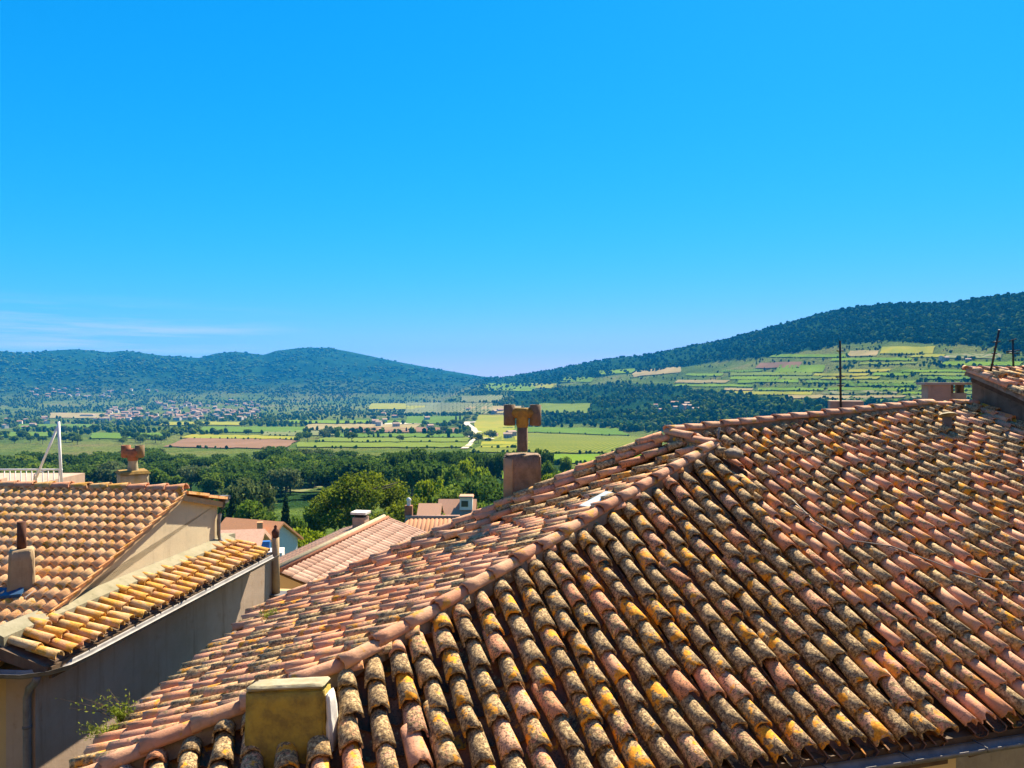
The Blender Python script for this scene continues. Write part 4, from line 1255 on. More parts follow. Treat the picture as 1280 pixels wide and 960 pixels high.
fields = [
 # valley floor, left to right
 ('ploughed_field', [(205, 559), (352, 562), (375, 551), (235, 548)], 'brown'), ('field', [(225, 548), (370, 550), (372, 546), (240, 544)], 'yellow'),
 ('field', rect(20, 120, 537, 531), 'green'), ('field', rect(60, 150, 523, 517), 'tan'), ('field', rect(-30, 70, 546, 541), 'green'),
 ('vineyard', rect(370, 590, 560, 554), 'vine2'), ('vineyard', rect(395, 585, 553, 548), 'vine2'), ('vineyard', rect(420, 580, 547, 543), 'green'),
 ('ploughed_field', rect(430, 570, 541, 535), 'brown'), ('field', rect(380, 520, 538, 531), 'tan'), ('field', rect(350, 500, 530, 526), 'lime'),
 ('field', rect(330, 420, 545, 539), 'olive'), ('field', rect(505, 575, 530, 521), 'green'), ('olive_grove', rect(505, 612, 518, 504), 'olive'),
 ('field', rect(460, 530, 512, 505), 'yellow'), ('field', rect(575, 625, 503, 495), 'olive'), ('field', rect(600, 668, 489, 480), 'lime'),
 ('field', [(588, 549), (650, 552), (640, 520), (598, 519)], 'yellow'), ('vineyard', [(583, 566), (812, 568), (832, 548), (640, 541)], 'vine'),
 ('field', [(640, 540), (790, 545), (770, 536), (648, 534)], 'green'), ('field', rect(600, 660, 560, 553), 'yellow'),
 ('field', rect(660, 800, 580, 569), 'lime'), ('field', rect(575, 650, 517, 508), 'tan'), ('field', rect(670, 735, 517, 505), 'vine2'),
 ('field', rect(200, 300, 532, 528), 'yellow'), ('field', rect(250, 380, 541, 534), 'green'), ('field', rect(110, 200, 549, 542), 'green'),
 # the hillside on the right
 ('terrace_field', rect(700, 740, 478, 472), 'lime'), ('terrace_field', rect(660, 690, 486, 480), 'yellow'), ('terrace_field', rect(745, 790, 469, 464, -3), 'lime'),
 ('terrace_field', rect(790, 850, 472, 464, -6), 'tan'), ('terrace_field', rect(945, 1000, 461, 454, -1), 'brown'), ('terrace_field', rect(968, 1028, 466, 457), 'lime'),
 ('terrace_field', rect(1100, 1165, 443, 434), 'yellow'), ('terrace_field', rect(1058, 1096, 446, 439), 'tan'), ('terrace_field', rect(1180, 1250, 449, 443), 'olive'), ('terrace_field', rect(1175, 1275, 458, 453), 'lime'),
 # paths
 ('path', [(577, 562), (584, 562), (601, 546), (596, 546)], 'pale'), ('path', [(585, 547), (604, 548), (602, 540), (588, 540)], 'pale'), ('path', [(590, 541), (597, 541), (588, 529), (580, 529)], 'pale'),
 ('path', [(600, 549), (645, 551), (645, 548), (602, 546)], 'pale'), ('path', [(480, 531), (600, 529), (600, 527.5), (480, 529.5)], 'pale'),
]
# narrow terraces following the contours, with gaps for hedges and banks
gt_ = random.Random(12)
yy = 447.0
while yy < 508:
    x = gt_.uniform(815, 850)
    while x < 1275:
        wl_ = gt_.uniform(35, 110); th_y = gt_.uniform(2.4, 4.0)
        x1 = min(x + wl_, 1285); xm = (x + x1) / 2
        ok = upper_edge(xm) + 3 < yy < lower_edge(xm) - 1 and not any(q[0][0] < x1 and q[1][0] > x and q[2][1] - 2 < yy < q[0][1] + 3 for _, q, _ in fields if _ and q[0][0] > 690)
        if ok and gt_.random() < 0.86:
            kd_ = gt_.choice(['lime', 'lime', 'green', 'green', 'olive', 'yellow', 'vine2', 'tan'])
            sk_ = gt_.uniform(-1.2, 1.0)
            fields.append(('terrace_field', [(x, yy), (x1, yy + sk_), (x1 + 3, yy + sk_ - th_y), (x + 3, yy - th_y)], kd_))
        x = x1 + gt_.uniform(1, 14)
    yy += gt_.uniform(4.1, 5.2)
FPOLY = []
HEDGE = []
for nm, q, kd in fields:
    if nm != 'path':
        for k_ in range(int(abs(q[1][0] - q[0][0]) / 2.2)):
            t_h = gt_.random()
            if gt_.random() < (.5 if nm == 'terrace_field' else .25): HEDGE.append((q[0][0] + (q[1][0] - q[0][0]) * t_h, q[0][1] + (q[1][1] - q[0][1]) * t_h + gt_.uniform(.3, 1.2)))
    drape(nm, q, kd, nx=max(4, int(abs(q[1][0] - q[0][0]) / 6)))
    FPOLY.append(np.array(q, float))
# sunlit strips of garden ground between the near trees
for q, kd in (([(330, 616), (402, 616), (402, 609), (330, 609)], 'olive'), ([(660, 604), (760, 604), (760, 590), (660, 590)], 'lime'),
              ([(520, 645), (600, 645), (600, 628), (520, 628)], 'lime'), ([(625, 600), (660, 600), (660, 588), (625, 588)], 'lime')):
    drape('garden', q, kd, 8, 4, 0.3); FPOLY.append(np.array(q, float))
def in_fields(px, py, grow=0.0):
    res = np.zeros(len(px), bool)
    for q in FPOLY:
        x0, x1 = q[:, 0].min() - grow, q[:, 0].max() + grow; y0, y1 = q[:, 1].min(), q[:, 1].max()
        cand = (px > x0) & (px < x1) & (py > y0 - grow * .3) & (py < y1 + grow * .3)
        if not cand.any(): continue
        ins = np.ones(len(px), bool)
        s0 = 0
        for k in range(4):
            a, b = q[k], q[(k + 1) % 4]
            cr_ = (b[0] - a[0]) * (py - a[1]) - (b[1] - a[1]) * (px - a[0])
            ins &= cr_ < 0.5
        res |= ins & cand
    return res

# ------------------------------------------------------------------ trees
def mat_leaf(name, stops, trans=0.35, wscale=0.25):
    m = NT(name, 0.75).matte()
    oi = m.n('ShaderNodeObjectInfo')
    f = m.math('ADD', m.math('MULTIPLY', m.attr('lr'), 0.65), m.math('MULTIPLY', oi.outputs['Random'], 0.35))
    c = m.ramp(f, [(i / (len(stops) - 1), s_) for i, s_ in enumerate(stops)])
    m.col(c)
    tr = m.n('ShaderNodeBsdfTranslucent'); m.lk(c, tr.inputs['Color'])
    mx = m.n('ShaderNodeMixShader'); mx.inputs[0].default_value = trans
    m.lk(m.b.outputs[0], mx.inputs[1]); m.lk(tr.outputs[0], mx.inputs[2]); m.lk(mx.outputs[0], m.out.inputs['Surface'])
    return m.mat
LM = {'dark': mat_leaf('dark_needles', [(0.026, 0.064, 0.015), (0.055, 0.108, 0.018), (0.10, 0.155, 0.024)], 0.4),
      'wood': mat_leaf('forest_needles', [(0.006, 0.026, 0.009), (0.012, 0.043, 0.012), (0.023, 0.062, 0.016)], 0.15),
      'mid': mat_leaf('green_leaves', [(0.055, 0.105, 0.016), (0.10, 0.165, 0.02), (0.165, 0.22, 0.03)], 0.45),
      'bright': mat_leaf('spring_leaves', [(0.09, 0.15, 0.012), (0.16, 0.22, 0.012), (0.24, 0.28, 0.02)], 0.45),
      'olive': mat_leaf('grey_green_leaves', [(0.06, 0.09, 0.03), (0.10, 0.135, 0.045), (0.16, 0.19, 0.07)], 0.3),
      'pine': mat_leaf('pine_needles', [(0.045, 0.08, 0.010), (0.11, 0.15, 0.012), (0.19, 0.22, 0.018)], 0.45),
      'cypress': mat_leaf('cypress_leaves', [(0.010, 0.024, 0.010), (0.02, 0.042, 0.014), (0.035, 0.06, 0.018)], 0.15),
      'weed': mat_leaf('weed_leaves', [(0.10, 0.15, 0.02), (0.20, 0.24, 0.03), (0.30, 0.32, 0.08)], 0.4)}
M['bark'] = mat_plaster('bark', (0.13, 0.095, 0.065), (0.09, 0.065, 0.045), 6)
def leaf_mesh(name, lobes, n, size, mat, seed, shell=0.55, flat=0.5):
    """n small leaf clumps spread through a set of ellipsoid lobes (cx, cy, cz, rx, ry, rz)"""
    g = np.random.default_rng(seed)
    lob = np.array(lobes, float)
    wgt = lob[:, 3] * lob[:, 4] + lob[:, 4] * lob[:, 5]; wgt /= wgt.sum()
    li = g.choice(len(lob), n, p=wgt)
    d = g.normal(size=(n, 3)); d /= np.linalg.norm(d, axis=1)[:, None]
    rad_ = shell + (1.08 - shell) * g.random(n) ** 0.6
    lump_ = 1 + 0.16 * np.sin(d[:, 0] * 7 + li) * np.sin(d[:, 2] * 6 + li * 2)
    c = lob[li, :3] + d * lob[li, 3:6] * (rad_ * lump_)[:, None]
    nr = d * (1 - flat) + g.normal(size=(n, 3)) * flat; nr /= np.linalg.norm(nr, axis=1)[:, None]
    a = np.cross(nr, g.normal(size=(n, 3))); a /= np.linalg.norm(a, axis=1)[:, None]
    b = np.cross(nr, a)
    s = size * (0.6 + 0.8 * g.random(n))[:, None]
    asp = (0.55 + 0.5 * g.random(n))[:, None]
    v = np.stack([c - a * s * .5, c + b * s * .5 * asp + nr * s * .12, c + a * s * .5, c - b * s * .5 * asp + nr * s * .05], 1).reshape(-1, 3)
    me = bpy.data.meshes.new(name)
    me.from_pydata(v.tolist(), [], np.arange(4 * n).reshape(-1, 4).tolist())
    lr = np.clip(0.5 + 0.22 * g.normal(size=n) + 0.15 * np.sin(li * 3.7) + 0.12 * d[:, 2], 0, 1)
    at = me.attributes.new('lr', 'FLOAT', 'POINT'); at.data.foreach_set('value', np.repeat(lr, 4))
    me.materials.append(mat)
    return me
def lobes_round(seed, k=9, flat=0.8):
    g = random.Random(seed); out_ = [(0, 0, 0.60, 0.36, 0.36, 0.30)]
    for i in range(k):
        a = 2 * math.pi * i / k + g.uniform(-.4, .4); rr = g.uniform(0.20, 0.34); z = g.uniform(0.42, 0.84)
        if z > 0.7: rr *= 0.6
        s = g.uniform(0.15, 0.24)
        out_.append((rr * math.cos(a), rr * math.sin(a), z, s, s, s * flat))
    return out_
def lobes_pine(seed, k=11):
    g = random.Random(seed); out_ = [(0, 0, 0.72, 0.33, 0.33, 0.20)]
    for i in range(k):
        a = 2 * math.pi * i / k + g.uniform(-.4, .4); rr = g.uniform(0.22, 0.40); z = g.uniform(0.5, 0.88) - rr * .15
        s = g.uniform(0.14, 0.22)
        out_.append((rr * math.cos(a), rr * math.sin(a), z, s * 1.15, s * 1.15, s * .75))
    return out_
def trunk_mesh(seed, top=0.6, r=0.03):
    g = random.Random(seed); b = MB()
    pts = [(0, 0, -0.05), (g.uniform(-.01, .01), g.uniform(-.01, .01), .2), (g.uniform(-.03, .03), g.uniform(-.03, .03), top)]
    b.tube(pts, [r, r * .8, r * .35], 6)
    for i in range(4):
        a = g.uniform(0, 6.28); z0 = g.uniform(.22, .45)
        b.tube([(0, 0, z0), (.13 * math.cos(a), .13 * math.sin(a), z0 + .12), (.25 * math.cos(a), .25 * math.sin(a), z0 + .22)], [r * .5, r * .35, r * .15], 5)
    return b.mesh('trunk', M['bark'])
# unit trees: height 1, crown about 0.9 wide (cypress 0.2)
CR = {}
for kd, fn in (('dark', lobes_pine), ('mid', lobes_round), ('bright', lobes_round), ('olive', lobes_pine)):
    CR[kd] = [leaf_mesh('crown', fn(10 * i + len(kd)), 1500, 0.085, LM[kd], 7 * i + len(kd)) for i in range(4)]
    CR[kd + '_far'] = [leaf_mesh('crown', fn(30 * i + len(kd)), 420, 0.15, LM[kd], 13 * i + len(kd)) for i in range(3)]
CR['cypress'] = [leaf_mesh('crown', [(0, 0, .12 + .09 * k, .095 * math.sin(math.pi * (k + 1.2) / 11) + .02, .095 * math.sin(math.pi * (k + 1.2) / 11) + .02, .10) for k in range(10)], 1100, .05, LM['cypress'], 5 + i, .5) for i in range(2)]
CR['cypress_far'] = CR['cypress']
TRK = [trunk_mesh(i) for i in range(4)]
GRP = {'dark': 'dark pines across the slope below', 'mid': 'green trees of the valley', 'bright': 'fresh yellow-green trees', 'olive': 'grey-green trees', 'cypress': 'cypresses'}
def put_tree(kind, x, y, h, wd, far=False, label=None, group=None, name=None, rnd=random):
    z = float(H(x, y))
    key = kind + ('_far' if far else '')
    k = rnd.randrange(len(CR[key]))
    nm = name or {'dark': 'pine_tree', 'cypress': 'cypress_tree', 'olive': 'olive_tree'}.get(kind, 'leafy_tree')
    o = thing(nm, (x, y, z), label, 'tree', group)
    rot = Matrix.Translation((x, y, z)) @ Matrix.Rotation(rnd.uniform(0, 6.28), 4, 'Z') @ Matrix.Diagonal((wd / .9, wd / .9, h, 1)).to_4x4()
    if kind == 'cypress': rot = Matrix.Translation((x, y, z)) @ Matrix.Rotation(rnd.uniform(0, 6.28), 4, 'Z') @ Matrix.Diagonal((wd / .22, wd / .22, h, 1)).to_4x4()
    link('crown', CR[key][k], o, rot)
    link('trunk', TRK[k % 4], o, rot)
    return o
def near_tree(px, top, Y, wpx, kind, label, **kw):
    x = (px - 640) / FPX * Y; zt = -(top - 475) / FPX * Y
    return put_tree(kind, x, Y, max(zt - float(H(x, Y)), 2.0), wpx / FPX * Y, False, label, **kw)

# the big pine under the village
g = random.Random(77)
lob = []
PX, PY_ = (456 - 640) / FPX * 112, 112.0
pz = float(H(PX, PY_)); ptop = -(585 - 475) / FPX * 112; ph_ = ptop - pz
for i in range(30):
    a = g.uniform(0, 6.28); rr = 7.0 * math.sqrt(g.random()); zz = ptop - 1.6 - (rr / 7.4) ** 2 * 5.0 - g.uniform(0, 2.2)
    s = g.uniform(1.7, 2.5); lob.append((PX + rr * math.cos(a), PY_ + rr * math.sin(a), zz, s, s, s * .8))
for i in range(14):
    a = g.uniform(0, 6.28); rr = g.uniform(3, 7.0); zz = ptop - g.uniform(6, 10)
    s = g.uniform(1.3, 2.0); lob.append((PX + rr * math.cos(a), PY_ + rr * math.sin(a), zz, s, s, s * .7))
bp = thing('pine_tree', (PX, PY_, pz), 'broad yellow-green pine rising behind the pink ribbed roof', 'tree')
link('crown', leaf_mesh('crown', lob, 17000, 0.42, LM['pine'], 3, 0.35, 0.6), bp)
tb = MB(); tb.tube([(PX, PY_, pz - .5), (PX + .3, PY_, pz + ph_ * .4), (PX - .2, PY_, ptop - 3)], [.5, .38, .15], 8)
for i in range(10):
    a = g.uniform(0, 6.28); z0 = ptop - g.uniform(4, 9)
    tb.tube([(PX, PY_, z0), (PX + 2.4 * math.cos(a), PY_ + 2.4 * math.sin(a), z0 + 1.2), (PX + 5 * math.cos(a), PY_ + 5 * math.sin(a), z0 + 2)], [.22, .14, .05], 5)
tb.build('trunk', M['bark'], bp)

NT_ = [
 (312, 598, 150, 56, 'olive', 'grey-green umbrella-shaped tree behind the orange-roofed house'), (314, 624, 118, 50, 'mid', 'round green tree just behind the orange roof'),
 (290, 617, 122, 11, 'cypress', 'cypress on the zinc downpipe side of the round green tree'), (300, 624, 120, 10, 'cypress', 'slim cypress touching the round green tree'), (357, 620, 112, 12, 'cypress', 'lone cypress between the orange roof and the broad pine'),
 (373, 656, 74, 40, 'bright', 'yellow-green bushy tree beside the orange-roofed house'), (398, 661, 76, 40, 'bright', 'low yellow-green tree against the tan slope of the pink roof'),
 (394, 625, 120, 34, 'mid', 'leafy tree tucked against the broad pine'), (372, 640, 100, 26, 'mid', 'small leafy tree next to the lone cypress'),
 (275, 622, 135, 40, 'dark', 'dark tree at the back corner of the cream house'), (336, 640, 105, 26, 'mid', 'leafy tree above the orange ridge'),
 (536, 598, 135, 46, 'bright', 'thin yellow-leaved tree next to the broad pine'), (560, 606, 128, 52, 'mid', 'dense green tree behind the tan-roofed house'), (583, 598, 150, 50, 'dark', 'dark bushy tree above the tan dormer'),
 (606, 592, 150, 50, 'dark', 'dark bushy tree beside the brown chimney stack'), (620, 604, 130, 40, 'dark', 'dark tree at the foot of the brown chimney stack'), (584, 573, 215, 34, 'bright', 'fresh green tree among the dark conifers'),
 (603, 580, 190, 34, 'bright', 'fresh green tree left of the chimney stack'), (515, 574, 215, 40, 'dark', 'dark tree over the shoulder of the broad pine'), (545, 574, 225, 46, 'dark', 'dark tree beyond the thin yellow-leaved tree'),
 (566, 580, 200, 38, 'mid', 'green tree beyond the dense green tree'), (690, 590, 150, 34, 'bright', 'yellow-green bush right of the brown chimney stack'), (712, 586, 165, 34, 'bright', 'yellow-green bush by the small roof beyond the ridge'),
 (685, 575, 240, 22, 'mid', 'small green tree in the lime-green field'), (752, 567, 235, 14, 'cypress', 'pointed dark tree beyond the barrel-tile ridge'), (708, 568, 300, 18, 'mid', 'small round tree at the edge of the lime-green field'),
 (735, 575, 260, 26, 'mid', 'green bush beside the pointed dark tree'), (770, 572, 210, 30, 'bright', 'bush peeping over the barrel-tile roof'), (655, 575, 210, 34, 'mid', 'green tree hidden behind the T-shaped pot chimney'),
 (505, 655, 62, 16, 'mid', 'small shrub behind the pink roof'), (588, 648, 64, 24, 'bright', 'green shrub at the end of the ribbed far roof'), (545, 640, 85, 50, 'bright', 'low hedge in front of the tan-roofed house'), (600, 622, 112, 40, 'mid', 'tree right of the tan dormer'),
]
rt_ = random.Random(19)
for a in NT_: near_tree(*a[:5], a[5], rnd=rt_)
# row of dark conifers along the foot of the slope
k = 0
for px in range(496, 690, 13):
    near_tree(px + rt_.uniform(-4, 4), 561 + rt_.uniform(-3, 4), rt_.uniform(265, 300), rt_.uniform(20, 28), 'dark', 'dark conifer in the row below the striped vineyard', group='conifers below the vineyard', rnd=rt_)
# the wooded belt
cnt = 0
g2 = np.random.default_rng(4)
while cnt < 190:
    px = g2.uniform(-40, 500); Y = g2.uniform(255, 450)
    x = (px - 640) / FPX * Y; zb = float(H(x, Y)); h = g2.uniform(9, 14)
    top = 475 - FPX * (zb + h) / Y
    if top < 558 + 5 * math.sin(px * .03) or top > 604: continue
    near = Y < 330
    kd = 'dark' if g2.random() < .52 else ('mid' if g2.random() < .68 else 'olive')
    spot = 'behind the white terrace railing' if px < 92 else 'behind the twin-flue chimney' if px < 215 else 'behind the cream gable' if px < 285 else 'behind the umbrella-shaped tree' if px < 345 else 'beyond the lone cypress' if px < 395 else 'behind the broad pine'
    size = 'tall' if h > 12.2 else 'middling' if h > 10.6 else 'low'
    lab = {'dark': size + ' dark pine of the wooded belt ' + spot, 'mid': size + ' green leafy tree of the wooded belt ' + spot, 'olive': size + ' grey-green tree of the wooded belt ' + spot}[kd]
    put_tree(kd, x, Y, h, h * g2.uniform(.75, 1.05), False, lab, {'dark': 'pines of the wooded belt ', 'mid': 'leafy trees of the wooded belt ', 'olive': 'grey-green trees of the wooded belt '}[kd] + spot, rnd=rt_)
    cnt += 1

# trees and bushes of the valley floor, single ones where they show largest
def scatter(n, x0, x1, y0, y1, seed, dens=None, field_ok=False):
    g = np.random.default_rng(seed)
    px = g.uniform(x0, x1, n); py = g.uniform(y0, y1, n)
    keep = np.ones(n, bool)
    if dens is not None: keep &= dens(px, py) > g.random(n)
    if not field_ok: keep &= ~in_fields(px, py, 0.0)
    px, py = px[keep], py[keep]
    h = hits(px, py); ok = ~np.isnan(h[:, 0])
    return px[ok], py[ok], h[ok]
px, py, hh = scatter(900, -20, 640, 503, 556, 31, lambda a, b: np.clip((fbm(a / 60, b / 9, 3, 40) - .38) * 6, 0.05, 1))
order = np.argsort(hh[:, 1])[:150]
for i in order:
    u = rt_.random(); kd = 'dark' if u < .35 else 'mid' if u < .75 else 'olive' if u < .9 else 'bright'
    h = rt_.uniform(7, 13)
    x_ = px[i]
    spot = 'near the farms past the white railing' if x_ < 90 else 'below the valley town' if x_ < 215 else 'by the ploughed field' if x_ < 372 else 'along the striped vineyards' if x_ < 500 else 'by the farm buildings' if x_ < 575 else 'beside the pale path'
    adj = {'dark': 'dark round tree ', 'mid': 'green tree ', 'olive': 'pale grey-green tree ', 'bright': 'bright green tree '}[kd]
    put_tree(kd, hh[i, 0], hh[i, 1], h, h * rt_.uniform(.8, 1.15), True, ('large ' if h > 10 else 'small ') + adj + 'among the fields ' + spot, adj + 'group ' + spot, rnd=rt_)
rest_valley = np.delete(hh, order, 0)
# cypresses by the white path
for px_, py_, hpx in ((593, 548, 7), (597, 548, 7), (575, 527, 9), (570, 527, 8), (508, 540, 6), (428, 541, 5), (453, 541, 6)):
    q = hits([px_], [py_])[0]
    put_tree('cypress', q[0], q[1], hpx / FPX * q[1], 2.2 / FPX * q[1], True, 'tiny dark cypress standing by the valley farms and pale path', 'cypresses of the valley', rnd=rt_)

# far woods: thousands of small crowns in one mass
def blobs(name, pts, hts, wds, mats, mi, seed):
    g = np.random.default_rng(seed)
    t = (1 + 5 ** .5) / 2
    ico = np.array([(-1, t, 0), (1, t, 0), (-1, -t, 0), (1, -t, 0), (0, -1, t), (0, 1, t), (0, -1, -t), (0, 1, -t), (t, 0, -1), (t, 0, 1), (-t, 0, -1), (-t, 0, 1)], float) / 1.902
    fc = np.array([(0, 11, 5), (0, 5, 1), (0, 1, 7), (0, 7, 10), (0, 10, 11), (1, 5, 9), (5, 11, 4), (11, 10, 2), (10, 7, 6), (7, 1, 8), (3, 9, 4), (3, 4, 2), (3, 2, 6), (3, 6, 8), (3, 8, 9), (4, 9, 5), (2, 4, 11), (6, 2, 10), (8, 6, 7), (9, 8, 1)])
    n = len(pts)
    v = ico[None] * (0.75 + 0.5 * g.random((n, 12, 1)))
    ang = g.uniform(0, 6.28, n); ca, sa = np.cos(ang)[:, None], np.sin(ang)[:, None]
    x = v[..., 0] * ca - v[..., 1] * sa; y = v[..., 0] * sa + v[..., 1] * ca
    v = np.stack([x * wds[:, None] * .5, y * wds[:, None] * .5, v[..., 2] * hts[:, None] * .5 + hts[:, None] * .45], -1) + pts[:, None, :]
    f = (fc[None] + (np.arange(n) * 12)[:, None, None]).reshape(-1, 3)
    me = bpy.data.meshes.new(name)
    me.from_pydata(v.reshape(-1, 3).tolist(), [], f.tolist())
    at = me.attributes.new('lr', 'FLOAT', 'POINT'); at.data.foreach_set('value', np.repeat(np.clip(.5 + .25 * g.normal(size=n), 0, 1), 12))
    for m_ in mats: me.materials.append(m_)
    me.polygons.foreach_set('material_index', np.repeat(mi, 20).astype(np.int32))
    me.polygons.foreach_set('use_smooth', np.zeros(n * 20, bool))
    return link(name, me, kind='stuff')
fmats = [LM['wood'], LM['mid'], LM['olive'], LM['bright']]
def far_wood(name, px, py, hh, seed, hmin, hmax, pk, label, wf=1.0):
    g = np.random.default_rng(seed)
    n = len(hh); h = g.uniform(hmin, hmax, n)
    o = blobs(name, hh, h, h * g.uniform(.55, 1.0, n) * wf, fmats, g.choice(4, n, p=pk), seed)
    o['label'] = label; o['category'] = 'woods'
    return o
P1 = scatter(25000, 590, 1330, 362, 500, 51, lambda a, b: (b < upper_edge(a)) * (0.35 + 0.65 * np.clip((fbm(a / 30, b / 10, 3, 44) - .3) * 5, 0, 1)), True)
far_wood('hill_forest', *P1, 52, 6, 11, [.80, .17, .03, 0], 'dark forest covering the upper hillside on the right', 1.25)
# ragged trees on the very crest
cx_ = np.linspace(605, 1330, 420) + np.random.default_rng(5).uniform(-1, 1, 420)
rr2 = np.interp(cx_, RRx, RRv); aa = np.arctan((cx_ - 640) / FPX)
cr_ = np.stack([rr2 * np.sin(aa), rr2 * np.cos(aa)], 1); cz = H(cr_[:, 0], cr_[:, 1])
far_wood('crest_trees', None, None, np.column_stack([cr_, cz - 2.5]), 53, 4, 8, [.95, .05, 0, 0], 'ragged line of trees along the crest of the wooded hill', 1.6)
P2 = scatter(6500, 640, 1300, 470, 540, 55, lambda a, b: (b > lower_edge(a)) * np.clip(.15 + (fbm(a / 40, b / 8, 3, 47) - .36) * 7, 0.1, 1))
far_wood('lower_woods', *P2, 56, 6, 12, [.30, .46, .14, .10], 'dark woods at the foot of the terraced hillside')
P3 = scatter(4200, 600, 1300, 425, 506, 57, lambda a, b: (b > upper_edge(a)) * (b < lower_edge(a) + 4) * np.clip((fbm(a / 22, b / 3.2, 3, 49) - .43) * 9, 0.02, 1))
far_wood('terrace_hedges', *P3, 58, 2.5, 6.5, [.5, .3, .12, .08], 'hedges and bushes along the hillside terraces')
P4 = scatter(13000, -40, 640, 484, 548, 59, lambda a, b: np.clip((fbm(a / 70, b / 7, 3, 51) - .30) * 6, 0.12, 1) * np.clip((552 - b) / 25, .15, 1))
far_wood('valley_woods', P4[0], P4[1], np.concatenate([P4[2], rest_valley]), 60, 5, 11, [.08, .42, .26, .24], 'scattered woods and hedgerows of the valley floor')
# olive rows in the grove
hq = hits([a[0] for a in HEDGE], [a[1] for a in HEDGE]); hq = hq[~np.isnan(hq[:, 0])]
far_wood('terrace_banks', None, None, hq, 62, 1.6, 4.2, [.3, .5, .2, 0], 'low scrub on the banks between the hillside terraces')
P5 = scatter(9000, -40, 625, 434, 492, 65, lambda a, b: np.clip(.35 + (fbm(a / 30, b / 6, 3, 71) - .4) * 4, .1, 1), True)
P5 = tuple(v[P5[2][:, 1] > 3100] for v in P5)
far_wood('mountain_forest', *P5, 66, 6, 11, [.45, .50, .05, 0], 'blue-green forest clothing the far mountain', 2.4)
gx, gy = np.meshgrid(np.linspace(508, 610, 22), np.linspace(505, 517, 6))
q = hits(gx.ravel(), gy.ravel()); q = q[~np.isnan(q[:, 0])]
far_wood('olive_rows', None, None, q, 61, 3.5, 5, [.4, .4, .2, 0], 'neat rows of small olive trees on the valley grove')

# ------------------------------------------------------------------ houses further off
def gable_house(o, c, ln, wd, zb, ze, zr_, rz, wall, roofm, windows=0, chim=False, rnd=random):
    """a small house: walls with gables, two-sided roof with eaves; ridge along its local x"""
    ca, sa = math.cos(rz), math.sin(rz)
    def q(x, y, z): return V3((c[0] + x * ca - y * sa, c[1] + x * sa + y * ca, z))
    L2, W2 = ln / 2, wd / 2
    m_ = MB()
    pts = []
    for x in (-L2, L2): pts += [q(x, -W2, zb), q(x, W2, zb), q(x, W2, ze), q(x, 0, zr_ - .05), q(x, -W2, ze)]
    m_.add(pts, [(4, 3, 2, 1, 0), (5, 6, 7, 8, 9), (0, 1, 6, 5), (1, 2, 7, 6), (2, 3, 8, 7), (3, 4, 9, 8), (4, 0, 5, 9)])
    m_.build('wall', wall, o)
    ov = .35
    r_ = MB()
    sl = (zr_ - ze) / W2
    for s_ in (-1, 1):
        a_ = [q(-L2 - ov, 0, zr_), q(L2 + ov, 0, zr_), q(L2 + ov, s_ * (W2 + ov), ze - sl * ov), q(-L2 - ov, s_ * (W2 + ov), ze - sl * ov)]
        r_.hexa([p for p in a_] + [p + V3((0, 0, .18)) for p in a_])
    r_.build('roof', roofm, o)
    for k in range(windows):
        x = -L2 + ln * (k + .7) / (windows + .4)
        w_ = MB(); hz = zb + (ze - zb) * .62
        w_.hexa([q(x - .5, -W2 - .02, hz - .7), q(x + .5, -W2 - .02, hz - .7), q(x + .5, -W2 + .05, hz - .7), q(x - .5, -W2 + .05, hz - .7), q(x - .5, -W2 - .02, hz + .7), q(x + .5, -W2 - .02, hz + .7), q(x + .5, -W2 + .05, hz + .7), q(x - .5, -W2 + .05, hz + .7)])
        w_.build('window', M['pane'], o)
    if chim:
        p = q(L2 * .4, W2 * -.3, ze); k_ = MB(); k_.box(p, .6, .6, zr_ - ze + .9, rz); k_.build('chimney', wall, o)
# orange roofed house
q = P(316, 672, 60)
oh = thing('orange_roof_house', (q.x, q.y, float(H(q.x, q.y))), 'white house with a plain orange tiled roof below the cypresses', 'house')
ca_ = MB(); r0 = P(338, 649, 62); r1 = P(300, 661, 66)
hd_ = (r1 - r0); hd_.z = 0; hd_ = hd_.normalized()
rz = math.radians(150)
cc = P(318, 670, 62)
gable_house(oh, (cc.x, cc.y), 5.2, 4.6, float(H(cc.x, cc.y)) - 1, P(0, 676, 62).z, P(0, 652, 62).z, math.radians(160), M['whitewash'], M['orangeroof'], 0, False)
k_ = MB(); b0 = P(325, 668, 60.2); k_.box(b0, .45, .45, 1.0, .3); k_.build('chimney', M['orangeroof'], oh)
tp = MB(); b0 = P(332, 685, 48); tp.box(b0 + V3((0, 0, -.3)), .55, .4, .75, .2); tag(tp.build('water_butt', M['tarp']), 'small bright blue water butt beyond the lichen pent roof', 'barrel')
pt_ = MB(); b0 = P(332, 700, 48); pt_.box((b0.x, b0.y, float(H(b0.x, b0.y)) - .5), 2.2, 1.6, P(0, 688.5, 48).z - float(H(b0.x, b0.y)) + .5, .2); tag(pt_.build('garden_terrace', M['whitewash']), 'little white garden terrace carrying the blue butt', 'terrace')
# small pantiled outhouse roof just past the cream house
sh_ = thing('outhouse', P(285, 700, 30), 'outhouse with a red-edged tiled roof behind the zinc downpipe', 'outhouse')
cc = P(278, 680, 30)
gable_house(sh_, (cc.x, cc.y), 2.6, 2.2, float(H(cc.x, cc.y)) - .5, P(0, 682, 30).z, P(0, 668, 30).z, 0.15, M['whitewash'], M['pinkroof'])
